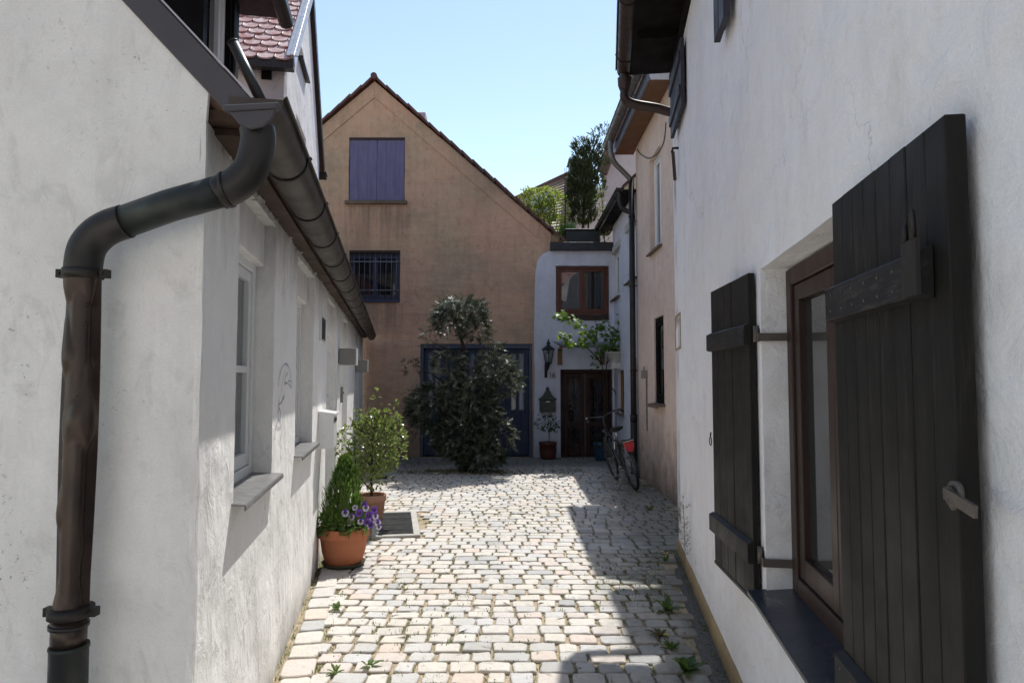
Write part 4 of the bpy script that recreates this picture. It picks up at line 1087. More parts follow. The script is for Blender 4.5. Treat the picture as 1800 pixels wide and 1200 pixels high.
# window between the shutters
oF = -.10
rw_ = window('window', RH, RW, wo[0]+.02, wo[1]-.012, wz[0]+.03, wz[1]-.012, oF, M['frame_brown'], M['glass_refl'], fw=.07, sash=.065, mull=((wo[0]+wo[1])/2,), dep=.06)
sill(rw_, RW, wo[0]-.02, wo[1]+.02, wz[0]+.035, -.13, .075, M['sill_slate'], th=.02, drop=0, slope=.02)
# plank shutters: leaf hinged at the opening, standing open
def plank_shutter(name, hinge_s, free_s, z0, z1, o_h, o_f, planks, battens, bw=.10, th=.028):
    a = RW.p(hinge_s,0,o_h); b = RW.p(free_s,0,o_f)
    d = (b-a).normalized(); wd = (b-a).length
    n = Vector((d.y,-d.x,0)); n = n if n.dot(RW.n) > 0 else -n
    f = Fr(a, d, n)
    k = MB(); 
    ws = [R(.9,1.1) for _ in range(planks)]; tot = sum(ws); x = 0
    for w__ in ws:
        x1 = x+w__/tot*wd
        k.box(f, x+.0016, x1-.0016, z0, z1, -th+R(-.001,.001), R(-.0012,.0012)); x = x1
    k.box(f, .004, wd-.004, z0+.004, z1-.004, -th+.001, -.006)
    sh = k.build(name, M['shutter'], RH, bevel=.0025)
    for zz in battens:
        k = MB(); k.prism([f.p(.004,zz-bw/2,.001), f.p(.004,zz-bw/2+.006,.024), f.p(.004,zz+bw/2-.012,.024), f.p(.004,zz+bw/2,.001)], f.d*(wd+(.01 if th < .03 else -.06)))
        q = .05
        while q < wd-.04:
            for dz_ in (-.022, .018): c_ = f.p(q+R(-.004,.004), zz+dz_, .0235); k.tube([c_, c_+f.n*.0025], [.0045,.0035], 8, mat=1)
            q += wd/planks
        k.build('batten', [M['shutter_batten'], M['rusty']], sh, bevel=.003)
    return sh, f, wd
hl_, zl = rp(1340,484,.035)[0], 0
shz0, shz1 = .66, 2.07
shL, fL, wL = plank_shutter('shutter', rs(2.97), rs(3.62), shz0, shz1, .035, .10, 5, (1.80, .86))
shR, fR, wR = plank_shutter('shutter', rs(1.795), rs(1.175), shz0, shz1, .052, .056, 8, (1.80, .86), th=.036)
k = MB(); k.bar(fL.p(.0,shz0-.006,-.014), fL.p(wL,shz0-.006,-.014), .034, .014); k.build('drip_edge', M['shutter_batten'], shL)
for f, sh, zz in ((fL,shL,1.80),(fL,shL,.86)):
    k = MB(); k.box(f, -.075, .03, zz-.022, zz+.022, -.036, -.030); k.tube([f.p(-.03,zz-.035,-.02), f.p(-.03,zz+.035,-.02)], .013, 10)
    k.bar(f.p(-.0,zz-.018,-.026), RW.p(wo[1]-.012, zz-.018, .012), .006, .034); k.bar(RW.p(wo[1]-.012, zz-.0181, .014), RW.p(wo[1]-.014, zz-.0181, -.11), .0062, .0335); k.build('hinge', M['rusty'], sh)
k = MB(); k.box(fR, wR-.11, wR-.045, 1.755, 1.86, .028, .036)
for x in (wR-.095, wR-.06): k.tube([fR.p(x,1.86,.033), fR.p(x,1.885+(.02 if x > wR-.08 else 0),.033), fR.p(x,1.895+(.02 if x > wR-.08 else 0),.032)], [.006,.005,.002], 8)
k.build('latch_plate', M['band_dark'], shR)
# ring on left leaf, turnbuckle holding the right leaf
k = MB(); c_ = fL.p(wL+.005, 1.30, .012); k.tube([c_+fL.d*.022*math.cos(2*PI*i/14)+Z*(-.022+.022*math.sin(2*PI*i/14)) for i in range(14)], .0028, 6, closed=True); k.tube([c_, c_+Z*.025-fL.d*.01], .004, 6); k.build('ring', M['iron'], shL)
tk = rp(1688,865,.06); t_o = .058
k = MB(); s_, z_ = tk
k.tube([RW.p(s_,z_,.062), RW.p(s_,z_,.072)], .019, 18); k.tube([RW.p(s_,z_,.072), RW.p(s_,z_,.084)], [.012,.009], 14)
k.bar(RW.p(s_+.004,z_-.002,.082), RW.p(s_-.105,z_-.014,.088), .006, .020)
k.tube([RW.p(s_-.012,z_-.010,.082), RW.p(s_-.020,z_-.026,.080)], [.007,.004], 8)
k.build('shutter_catch', M['rusty'], RH)
# small upper shutters and catch
k = MB()
s0, s1 = rs(5.35), rs(6.12); u0 = (3.80, 4.36)
fU = Fr(RW.p(s1,0,.055), RW.p(s0,0,.04)-RW.p(s1,0,.055), RW.n); wU = (RW.p(s0,0,.04)-RW.p(s1,0,.055)).length
M['shutter_blue'] = wood('weathered_blue_black_shutter', (.045,.042,.055), (.03,.026,.03), along='z')
for i in range(4): k.box(fU, wU*i/4+.002, wU*(i+1)/4-.002, u0[0], u0[1], -.022, .008)
shU = k.build('upper_shutter', M['shutter_blue'], RH, bevel=.003)
k = MB(); k.box(fU, .02, wU-.02, u0[0]+.1, u0[0]+.18, .008, .024); k.box(fU, .02, wU-.02, u0[1]-.18, u0[1]-.1, .008, .024); k.build('batten', M['shutter_blue'], shU)
k = MB(); s_, z_ = rp(1187,272,.03); k.tube([RW.p(s_,z_+.06,.0), RW.p(s_,z_+.06,.05), RW.p(s_,z_+.02,.06)], .012, 8); k.bar(RW.p(s_,z_+.03,.05), RW.p(s_+.05,z_-.22,.03), .02, .04); k.build('shutter_catch', M['frame_brown'], RH)
k = MB(); fV = Fr(RW.p(rs(3.30),0,.03), RW.d, RW.n)
zb = RW.px(1272,43,.05)[1]
k.box(fV, 0, .14, zb, zb+.9, .0, .034); k.box(fV, .16, .30, zb+.015, zb+.9, .0, .034); shV = k.build('upper_shutter', M['shutter_blue'], RH, bevel=.003)
k = MB(); k.tube([fV.p(.05,zb+.12,.02), fV.p(-.06,zb+.12,.02)], .008, 8); k.build('pin', M['rusty'], shV)
# wall plate, eaves and gutter
k = MB(); k.box(RW, sN, sE-.02, ZR1-.13, ZR1-.045, -.02, .035); k.build('wall_plate', M['eave_dark'], RH, bevel=.004)
OE = .43
k = MB(); n_ = 5
for i in range(n_): k.box(RW, sN, sE+.02, ZR1+.0, ZR1+.025, -.02+(OE+.0)*i/n_+.0004, -.02+OE*(i+1)/n_-.0004)
s_ = sN+.3
while s_ < sE: k.box(RW, s_, s_+.09, ZR1-.07, ZR1-.002, .045, OE-.06); s_ += .85
k.build('soffit', M['eave_dark'], RH)
k = MB(); c_ = [RW.p(sN,ZR1+.03,OE+.02),RW.p(sE+.04,ZR1+.03,OE+.02),RW.p(sE+.04,ZR1+3.2,OE-3.2),RW.p(sN,ZR1+3.2,OE-3.2)]
k.hexa(c_+[q_+Z*.09 for q_ in c_]); k.build('roof', M['tile_dark'], RH, recalc=True)
M['gutter_brown'] = paint('brown_gutter', (.040,.024,.020), (.065,.04,.033), rough=.45, metallic=.35)
rg = gutter(RH, RW, sN, sE+.04, OE+.03, ZR1+.06, .075, M['gutter_brown'], brk=1.0)
k = MB(); q0 = RW.p(sE-.03,ZR1+.05,OE+.03)
pth = smooth_path([q0, q0-Z*.2, q0-Z*.30, q0-Z*.36+RW.n*-.08, RW.p(sE-.02,ZR1-.36,.16), RW.p(sE-.01,ZR1-.40,.03), RW.p(sE,ZR1-.41,-.1)], 6)
k.tube(pth, .045, 16); k.lathe(q0-Z*.2, [(.05,-.02),(.068,.03),(.072,.10)], 16); k.build('downpipe', M['gutter_brown'], RH)
# unseen rear wing, added so its roof edge shades the paving
k = MB(); k.abox(2.12,4.2,6.95,8.84,-.05,6.2); k.build('unseen_rear_wing', M['white_right'], RH)
k = MB(); k.abox(1.76,4.3,7.75,8.86,6.21,6.5); k.build('unseen_rear_roof', M['tile_dark'], RH)
# gable end facing the gap
k = MB(); e_ = Fr(RW.p(sE-.005,0,0), -RW.n, RW.d); k.wall(e_, [(0.0,-.06),(3,-.06),(3,ZR1+2.9),(.0,ZR1)], [], thick=.2); k.build('end_wall', M['white_right'], RH)

# ------------------------------------------------------------------ house across the street behind the viewer (its red roof is mirrored in the barred window)
SH = thing('street_house', 'sunlit white house with red roof across the street behind the viewer', 'house', (0,-6.2,0))
S = Fr((0,-6.2,0), (1,0,0), (0,1,0))
k = MB(); hs2 = []
for x in (-10.5,-7.5,-4.5,-1.5,1.5,4.5,7.5):
    for z0 in (1.1,4.0): hs2.append([(x,z0),(x+1.05,z0),(x+1.05,z0+1.5),(x,z0+1.5)])
k.wall(S, [(-13,-.06),(11,-.06),(11,6.6),(-13,6.6)], hs2, depth=.14, thick=.3); k.build('wall', M['white_side'], SH)
for h in hs2: window('window', SH, S, h[0][0]+.01, h[1][0]-.01, h[0][1]+.01, h[2][1]-.01, -.06, M['frame_white'], M['glass_dark'], mull=((h[0][0]+h[1][0])/2,))
k = MB(); c_ = [S.p(-13.2,6.5,.4),S.p(11.2,6.5,.4),S.p(11.2,11,-4.2),S.p(-13.2,11,-4.2)]
k.hexa(c_+[q_+Z*.12 for q_ in c_]); k.build('roof', M['tile_pink'], SH, recalc=True)
# ------------------------------------------------------------------ foliage
def rvec():
    while True:
        v = Vector((R(-1,1),R(-1,1),R(-1,1)))
        if .02 < v.length < 1: return v
def leaf(mb, p, d, n, ln, wd, rnd, fold=.25, curl=.15):      # six-point folded leaf
    d = d.normalized(); s = d.cross(n)
    if s.length < 1e-3: s = d.cross(Vector((.3,.5,.8)))
    s.normalize(); n = s.cross(d).normalized()
    a = p; m1 = p+d*ln*.35-n*ln*.0; m2 = p+d*ln*.72-n*ln*curl*.5; t = p+d*ln-n*ln*curl
    l1 = m1+s*wd*.5+n*wd*fold; r1 = m1-s*wd*.5+n*wd*fold; l2 = m2+s*wd*.38+n*wd*fold*.6; r2 = m2-s*wd*.38+n*wd*fold*.6
    mb.add([a,m1,m2,t,l1,l2,r1,r2], [(0,4,1),(4,5,2,1),(5,3,2),(0,1,6),(1,2,7,6),(2,3,7)], 0, rnd, False)
def blob_pts(blobs, n):
    tot = sum(b[1][0]*b[1][1]*b[1][2]*b[2] if len(b) > 2 else b[1][0]*b[1][1]*b[1][2] for b in blobs); out = []
    for b in blobs:
        c, r = Vector(b[0]), b[1]; w = (b[2] if len(b) > 2 else 1)
        m = int(n*(r[0]*r[1]*r[2]*w)/tot)
        for _ in range(m):
            v = rvec(); v = v.normalized()*(v.length**.45)
            out.append((c+Vector((v.x*r[0],v.y*r[1],v.z*r[2])), v, c))
    return out
M['leaf_shrub'] = leafmat('glossy_shrub_leaf', (.06,.10,.028), (.27,.32,.12), trans=.4, rough=.22, tcol=(.42,.54,.1))
M['leaf_dark'] = leafmat('dark_conifer_spray', (.010,.020,.009), (.42,.45,.34), trans=.18, rough=.3, tcol=(.14,.17,.08))  # pale end of the colour range paints in sunlit silvery sprays
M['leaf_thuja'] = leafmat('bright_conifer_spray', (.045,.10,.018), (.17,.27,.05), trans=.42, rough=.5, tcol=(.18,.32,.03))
M['leaf_maple'] = leafmat('lime_maple_leaf', (.08,.16,.035), (.22,.34,.06), trans=.5, rough=.45, tcol=(.45,.62,.07))
M['leaf_shade'] = leafmat('green_shade_leaf', (.035,.075,.025), (.075,.14,.04), trans=.35, rough=.4)
M['leaf_ivy'] = leafmat('ivy_leaf', (.07,.13,.035), (.19,.28,.08), trans=.4, rough=.35, tcol=(.3,.45,.08))
M['leaf_lime'] = leafmat('yellow_green_leaf', (.13,.20,.035), (.30,.36,.07), trans=.45, rough=.5, tcol=(.55,.65,.1))
M['leaf_bamboo'] = leafmat('bamboo_leaf', (.07,.17,.04), (.15,.28,.07), trans=.45, rough=.45, tcol=(.2,.5,.08))
M['leaf_grey'] = leafmat('grey_green_strap_leaf', (.07,.10,.065), (.14,.18,.12), trans=.25, rough=.4)
M['grass'] = leafmat('weed_blade', (.07,.11,.03), (.20,.22,.08), trans=.4, rough=.6, tcol=(.35,.42,.1))
M['stem_green'] = leafmat('green_stem', (.06,.09,.03), (.10,.12,.05), trans=.1)

def petal_mat(name, c, c2, tr=.3): return leafmat(name, c, c2, trans=tr, rough=.6, tcol=sc(c2, 1.2))
M['petal_violet'] = petal_mat('violet_petal', (.13,.045,.36), (.26,.12,.52))
M['petal_pale'] = petal_mat('pale_petal', (.62,.55,.74), (.78,.74,.82))
M['petal_eye'] = petal_mat('flower_eye', (.035,.008,.07), (.05,.01,.09))
M['petal_yellow'] = petal_mat('yellow_petal', (.65,.48,.03), (.8,.62,.05))

def pot(name, c, r0, r1, h, mat, label, rim=.05, saucer=None, n=40, group=None, soil=True):
    rt = thing(name, label, 'flower pot', c, group)
    k = MB()
    zr = h-rim
    k.lathe(c, [(0,.012),(r0*.96,.012),(r0,.018),(r0+(r1-r0)*.5,zr*.5),(r1*.93,zr-.004),(r1*.985,zr),(r1,zr+.008),(r1*1.012,h-.012),(r1*1.0,h-.003),(r1*.97,h),(r1*.92,h-.004),(r1*.90,h-.03),(r1*.89,h-.07)], n)
    k.build('pot_body', mat, rt)
    if soil:
        k = MB(); k.lathe(c, [(r1*.895,h-.05),(r1*.6,h-.035),(r1*.3,h-.028),(0.001,h-.03)], 24); k.build('soil', M['soil'], rt)
    if saucer:
        k = MB(); k.lathe(c, [(0.001,.002),(saucer*.9,.002),(saucer,.03),(saucer*1.01,.036),(saucer*.96,.036),(saucer*.9,.012),(0.001,.011)], n); k.build('saucer', M['saucer'], rt)
    return rt
POTS = None
# ---- pot 1: terracotta with dwarf conifer, pansies, ivy
c1 = ground(605,1001); c1 = Vector((c1.x, c1.y+.15, 0)); c1.x = -1.462
pot('terracotta_pot', c1, .150, .218, .335, M['terracotta'], 'bright orange terracotta pot on a mossy saucer in the left foreground', rim=.085, saucer=.185)
dc = thing('dwarf_conifer', 'bright green cone shaped dwarf conifer standing in the orange terracotta pot', 'conifer', c1+Vector((-.01,.03,.29)))
k = MB(); base_ = c1+Vector((-.01,.04,.30)); HT = .575
for i in range(1900):
    t_ = R(0,1)**1.35; ang = R(0,2*PI); rad = .215*(1-t_)**.6*(.55+.45*min(1,t_*6+.35))*R(.35,1.0)**.5
    lump = 1+.16*math.sin(ang*3+t_*9)
    p_ = base_+Vector((rad*lump*math.cos(ang), rad*lump*math.sin(ang), t_*HT+.01))
    out_ = Vector((math.cos(ang),math.sin(ang),0))
    d0 = (out_*R(.10,.5)+Vector((R(-.2,.2),R(-.2,.2),R(.8,1.3)))).normalized()
    pl = out_.cross(Z)*R(.4,1)+rvec()*.4
    for j in range(4):
        dd = (d0+pl*R(-.55,.55)).normalized()
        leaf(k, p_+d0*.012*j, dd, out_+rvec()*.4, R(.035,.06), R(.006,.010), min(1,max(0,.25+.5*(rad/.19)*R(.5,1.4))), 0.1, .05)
for i in range(22):
    x = base_+Vector((R(-.035,.035),R(-.035,.035),HT*R(.74,.86))); leaf(k, x, Vector((R(-.18,.18),R(-.18,.18),1)), rvec(), R(.07,.15), .007, R(.3,1), .1, .03)
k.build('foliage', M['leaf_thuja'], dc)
k = MB(); k.tube([c1+Vector((-.01,.04,.26)), base_+Vector((0,0,.35))], [.014,.006], 8); k.build('stem', M['bark'], dc)
# ivy / leafy filler on the left of the pot
iv = thing('ivy_plant', 'leafy green filler plant spilling over the left rim of the orange pot', 'ivy', c1+Vector((-.1,-.05,.30)))
k = MB()
for p_, v, c_ in blob_pts([(c1+Vector((-.15,-.06,.36)),(.11,.12,.085)),(c1+Vector((-.05,-.15,.34)),(.11,.07,.06)),(c1+Vector((.05,-.13,.345)),(.10,.07,.05)),(c1+Vector((.16,.02,.35)),(.07,.12,.05))], 420):
    d_ = (v+Vector((R(-.6,.6),R(-.6,.6),R(-.4,.5)))).normalized()
    leaf(k, p_, d_, Vector((0,0,1))+rvec()*.7, R(.035,.062), R(.03,.05), R(0,1), .15, .2)
k.build('foliage', M['leaf_ivy'], iv)
# pansies
pn = thing('pansy_plant', 'violet and white pansies in bloom on the right side of the orange pot', 'pansies', c1+Vector((.1,-.1,.31)))
k = MB()
for i in range(150):
    p_ = c1+Vector((R(-.05,.24),R(-.20,.0),R(.30,.40))); leaf(k, p_, rvec()+Vector((0,0,.2)), Z+rvec()*.6, R(.03,.05), R(.012,.02), R(0,1), .15, .2)
k.build('foliage', M['leaf_ivy'], pn)
def pansy(p_, face, size, kind):
    face = face.normalized(); x = face.cross(Z).normalized(); y = x.cross(face).normalized()
    k = MB()
    def petal(ang, rr, ln, wd, mi, lift):
        c_ = x*math.cos(ang)+y*math.sin(ang); s_ = x*-math.sin(ang)+y*math.cos(ang); vs = [p_+face*lift*.4]
        for q in range(9):
            a = -PI*.5+PI*q/8
            vs.append(p_+c_*(ln*(.55+.45*math.cos(a)))+s_*(wd*math.sin(a))+face*(lift+.003*math.cos(3*a)))
        k.add(vs, [(0,i,i+1) for i in range(1,9)], mi, R(0,1))
    top, low = (0, 0) if kind == 0 else ((0, 1) if kind == 1 else (1, 1))
    for a in (PI*.36, PI*.64): petal(a, 0, size, size*.62, top, -.002)
    for a in (PI*.04, PI*.96): petal(a, 0, size*.9, size*.55, low, .002)
    petal(-PI/2, 0, size*1.02, size*.72, low, .004)
    for a in (PI*.05, PI*.95, -PI/2): petal(a, 0, size*.45, size*.22, 2, .007)
    vs = [p_+face*.009+(x*math.cos(2*PI*i/6)+y*math.sin(2*PI*i/6))*size*.09 for i in range(6)]
    k.add(vs, [tuple(range(6))], 3, .5)
    k.tube([p_-face*.004, p_-face*.02-Z*.02, p_-Z*.07-face*.03], .0017, 5, mat=4)
    k.build('flower', [M['petal_violet'], M['petal_pale'], M['petal_eye'], M['petal_yellow'], M['stem_green']], pn)
for u, v, sz, kd in ((607,893,.030,1),(618,900,.026,1),(631,893,.029,0),(634,908,.024,1),(614,910,.024,2),(624,884,.022,2),(643,880,.026,1),(648,893,.029,0),(655,901,.027,1),(651,910,.026,0),(658,884,.028,0),(664,906,.026,1),(644,905,.026,0),(640,873,.022,0),(660,895,.024,1),(666,914,.02,1)):
    yy = c1.y-.235+(940-v)*.002+R(-.02,.02); p_ = at_y(u, v+8 if u < 640 else v+12, yy+.02)
    pansy(p_, Vector((R(-.35,.35),-1,R(.1,.6))), sz*1.2, kd)
# ---- pot 2 with standard shrub
c2 = Vector((-1.575,7.72,0))
pot('terracotta_pot', c2, .115, .165, .33, M['terracotta_old'], 'pale weathered terracotta pot of the small standard tree behind the orange pot', rim=.075)
tr = thing('standard_shrub', 'sunlit small leaved standard shrub in the pale terracotta pot', 'shrub', c2+Vector((0,0,.28)))
k = MB(); b0 = c2+Vector((0,0,.27)); 
k.tube(smooth_path([b0, b0+Vector((.005,0,.12)), b0+Vector((-.005,.01,.28)), b0+Vector((.01,0,.55)), b0+Vector((.03,.01,.95))],4), [.017-.0006*i for i in range(17)], 8)
k.tube(smooth_path([b0+Vector((0,0,.10)), b0+Vector((-.07,-.01,.18)), b0+Vector((-.17,0,.34)), b0+Vector((-.20,.02,.7))],4), .008, 7)
for i in range(26):
    a = R(0,2*PI); z0 = R(.2,.9); q = b0+Vector((.01,0,z0)); k.tube([q, q+Vector((math.cos(a)*.14,math.sin(a)*.14,R(.05,.15))), q+Vector((math.cos(a)*R(.2,.3),math.sin(a)*R(.2,.3),R(.1,.3)))], [.006,.004,.002], 5)
k.build('trunk', M['bark'], tr)
k = MB()
bl = [(b0+Vector((.02,0,.60)),(.27,.27,.36)),(b0+Vector((-.20,0,.60)),(.20,.2,.26)),(b0+Vector((.20,0,.62)),(.19,.2,.26)),(b0+Vector((.04,0,.28)),(.20,.18,.16),.8),(b0+Vector((.12,0,.86)),(.20,.16,.14)),(b0+Vector((-.06,0,.86)),(.13,.12,.16)),(b0+Vector((.33,0,.83)),(.06,.06,.10)),(b0+Vector((-.33,0,.55)),(.07,.08,.1)),(b0+Vector((.06,0,1.08)),(.05,.05,.16)),(b0+Vector((-.20,0,.90)),(.06,.05,.15)),(b0+Vector((.24,0,1.0)),(.06,.06,.1))]
for p_, v, c_ in blob_pts(bl, 1650):
    d_ = (v*.8+rvec()*.9+Vector((0,0,.25))).normalized()
    leaf(k, p_, d_, Z+rvec()*.9, R(.040,.066), R(.022,.036), R(0,1)*.8+.2*(v.length > .8), .22, .15)
k.build('crown', M['leaf_shrub'], tr)
# strap-leaved plant tucked between the pots
sp = Vector((-1.60,6.95,0))
pot('plastic_pot', sp, .07, .09, .20, M['planter_dark'], 'small dark pot hidden behind the conifer holding the strap leaved plant', rim=.03)
st_ = thing('strap_leaf_plant', 'grey green strap leaved plant between the two terracotta pots', 'plant', sp+Vector((0,0,.16)))
k = MB()
for i in range(13):
    a = R(-.9,1.2); ln = R(.22,.34); d_ = Vector((math.cos(a),math.sin(a)*.8,R(.5,1.4))).normalized(); p_ = sp+Vector((.03,0,.17)); prev = None
    for j in range(7):
        t_ = j/6; w = .034*math.sin(PI*(t_*.85+.12)); s_ = d_.cross(Z).normalized()
        q = p_+d_*ln*t_-Z*(.20*t_*t_*ln*2)
        cur = (q-s_*w, q-Vector((0,0,.006)), q+s_*w)
        if prev: k.add(list(prev)+list(cur), [(0,1,4,3),(1,2,5,4)], 0, .3+.4*(i % 3)/3)
        prev = cur
k.build('foliage', M['leaf_grey'], st_)

# ---- dark conifer in front of the garage
ct = Vector((-.86,12.10,0))
gt = thing('dark_conifer', 'dark drooping conifer growing in front of the blue garage door', 'conifer', ct)
def bx(u, v, y, r, ry=None, w=1): 
    c_ = at_y(u,v,y); return (c_, (r[0], ry or r[0], r[1]), w)
k = MB()
trunkp = smooth_path([ct+Vector((0,0,-.05)), ct+Vector((.03,0,.8)), ct+Vector((-.04,.02,1.6)), ct+Vector((.01,0,2.1)), at_y(803,575,12.02)],5)
k.tube(trunkp, [.07-.0024*i for i in range(21)], 10)
limbs = [(760,600),(730,640),(872,645),(900,690),(790,650),(740,700),(880,760),(840,530),(770,745)]
for u, v in limbs:
    e_ = at_y(u,v,12.02+R(-.3,.3)); s_ = Vector((ct.x+R(-.03,.03), ct.y, max(.3,e_.z-R(.3,.55)))); m_ = s_.lerp(e_,.55)+Vector((0,0,.02)); k.tube([s_, m_, e_], [.022,.016,.007], 6)
k.build('trunk', M['bark'], gt)
bl = [bx(812,545,12.02,(.40,.24)),bx(790,560,12.02,(.28,.24)),bx(835,578,11.98,(.26,.22)),bx(760,590,12.10,(.16,.18),w=.45),bx(742,578,12.02,(.07,.09),w=.5),
      bx(790,635,11.92,(.27,.22)),bx(870,645,11.92,(.32,.24)),bx(885,670,11.85,(.27,.28)),bx(820,690,11.92,(.45,.34)),bx(744,665,12.12,(.16,.22),w=.35),bx(722,640,12.12,(.13,.16),w=.45),
      bx(760,715,12.10,(.42,.42),w=.8),bx(835,725,11.85,(.40,.34)),bx(880,765,11.92,(.22,.26),w=.7),bx(808,765,12.02,(.44,.40)),bx(845,800,12.02,(.4,.22)),bx(735,745,12.12,(.16,.24),w=.4),bx(862,610,11.92,(.18,.12))]
k = MB()
for p_, v, c_ in blob_pts(bl, 7400):
    h_ = Vector((v.x, v.y, 0)); h_ = h_.normalized() if h_.length > .1 else Vector((R(-1,1),R(-1,1),0)).normalized()
    d0 = (h_*R(.4,1)+Vector((R(-.4,.4),R(-.4,.4),R(-.9,.45)))).normalized()
    pl = d0.cross(rvec()).normalized(); nn = d0.cross(pl); rn = R(0,1)**3.2
    L_ = R(.09,.20)
    for j in range(7):
        t_ = j/6; sg = -1 if j % 2 else 1
        dd = (d0*.8+pl*sg*.75*(1-t_*.5)).normalized()
        leaf(k, p_+d0*L_*t_*.8, dd, nn+rvec()*.35, R(.045,.075)*(1.1-t_*.5), R(.009,.015), rn, .1, .1)
    leaf(k, p_, d0, nn, L_*1.1, .009, rn, .1, .12)
k.build('crown', M['leaf_dark'], gt)

# ---- items by the door
pm = Vector((at_y(963,800,14.1).x, 14.08, 0))
pot('plastic_pot', pm, .155, .185, .34, M['redbrown_pot'], 'dark red pot below the green mailbox beside the door', rim=.05)
sm_ = thing('young_shrub', 'small thin stemmed shrub in the dark red pot below the mailbox', 'shrub', pm+Vector((0,0,.3)))
k = MB(); k.tube([pm+Vector((.02,0,.29)), pm+Vector((.03,0,.6)), pm+Vector((.0,0,.85))], [.010,.008,.004], 7); k.build('trunk', M['bark'], sm_)
k = MB()
for p_, v, c_ in blob_pts([(pm+Vector((0,0,.72)),(.24,.18,.14)),(pm+Vector((.12,0,.66)),(.14,.12,.10)),(pm+Vector((-.05,0,.90)),(.12,.1,.09))], 130):
    leaf(k, p_, (v+rvec()*.6-Vector((0,0,.2))), Z+rvec()*.6, R(.06,.10), R(.026,.040), R(0,1), .15, .25)
k.build('crown', M['leaf_shade'], sm_)
pb_ = Vector((at_y(1057,800,13.9).x, 13.75, 0))
pot('glazed_pot', pb_, .14, .185, .36, M['blue_pot'], 'blue glazed pot beside the bicycle in front of the door', rim=.05)
pl_ = thing('leafy_plant', 'low green leaves in the blue pot by the bicycle', 'plant', pb_+Vector((0,0,.33)))
k = MB()
for p_, v, c_ in blob_pts([(pb_+Vector((0,0,.42)),(.16,.14,.08))], 60): leaf(k, p_, v+Vector((0,0,.4)), Z+rvec()*.5, R(.06,.10), R(.015,.03), R(0,1), .15, .3)
k.build('foliage', M['leaf_shade'], pl_)
# maple-leaved climber spreading over the canopy
def maple_leaf(mb, p, d, n, size, rnd):
    d = d.normalized(); s = d.cross(n).normalized(); n = s.cross(d).normalized()
    prof = [(0,0),(.10,.10),(.42,.06),(.30,.22),(.52,.36),(.30,.44),(.36,.62),(.16,.60),(.0,1.0)]
    ptsR = [p+d*y*size+s*x*size+n*(abs(x)*.22*size-.10*y*y*size) for x,y in prof]; ptsL = [p+d*y*size-s*x*size+n*(abs(x)*.22*size-.10*y*y*size) for x,y in prof]
    c_ = p+d*.42*size-n*.02*size; m_ = len(prof)
    mb.add([c_]+ptsR, [(0,i,i+1) for i in range(1,m_)], 0, rnd); mb.add([c_]+ptsL, [(0,i+1,i) for i in range(1,m_)], 0, rnd)
mpb = Vector((at_y(1063,760,13.95).x, 13.95, 0))
mp = thing('maple_sapling', 'pale green maple leaved sapling arching over the door canopy', 'sapling', mpb)
k = MB(); 
stems = [[mpb, at_y(1062,700,13.9), at_y(1058,640,13.8), at_y(1045,605,13.6), at_y(1020,575,13.1), at_y(992,555,12.9)],[mpb+Vector((.03,.02,0)), at_y(1068,690,13.9), at_y(1066,640,13.85), at_y(1078,590,13.75), at_y(1100,560,13.7)],[at_y(1058,640,13.8), at_y(1030,610,13.3), at_y(1000,605,13.05)],[at_y(1045,605,13.6), at_y(1050,580,13.5), at_y(1045,560,13.4)],[at_y(1066,640,13.85), at_y(1085,610,13.7), at_y(1100,600,13.65)]]
for s_ in stems: sp_ = smooth_path(s_,4); k.tube(sp_, [.014-.010*i/len(sp_) for i in range(len(sp_))], 7)
k.build('stems', M['bark'], mp)
k = MB()
groups = [((990,553),12.9,(.18,.12,.10),26),((1012,568),12.95,(.18,.12,.10),28),((1035,585),13.05,(.22,.14,.14),34),((996,590),12.95,(.18,.12,.09),22),((1030,602),13.0,(.26,.14,.10),34),((1000,602),13.0,(.14,.1,.06),10),((1062,585),13.6,(.26,.16,.22),44),((1085,598),13.65,(.22,.15,.20),44),((1098,562),13.7,(.14,.12,.22),34),((1075,612),13.7,(.25,.14,.10),30),((1050,620),13.7,(.14,.1,.12),12),((1063,568),13.6,(.14,.1,.08),10),((1045,640),13.85,(.10,.08,.12),8)]
for (u,v),y,r,n in groups:
    c_ = at_y(u,v,y)
    for i in range(n):
        w = rvec(); q = c_+Vector((w.x*r[0],w.y*r[1],w.z*r[2]))
        maple_leaf(k, q, Vector((R(-1,1),R(-1,.3),R(-.9,.15))), Z+rvec()*.55+Vector((0,-.4,0)), R(.085,.135), (R(.45,1) if u < 1040 else R(0,.55)))  # left leaves get a lighter colour for the sun falling on them
k.build('leaves', M['leaf_maple'], mp)
# hanging white pot on the right wall
hp = at_y(1082,637,13.62)
rt = thing('hanging_pot', 'white conical hanging pot fixed to the right wall under the maple leaves', 'hanging pot', hp)
k = MB(); k.lathe(hp, [(0.001,-.02),(.07,-.02),(.09,.0),(.20,.19),(.212,.19),(.212,.205),(.19,.205),(.17,.16),(.001,.15)], 28); k.build('pot_body', M['white_ceramic'], rt)
k = MB(); k.tube([hp+Vector((.0,0,-.02)), hp+Vector((.0,0,-.08)), Vector((2.14,hp.y,hp.z-.10))], .012, 8); k.build('arm', M['band_dark'], rt)
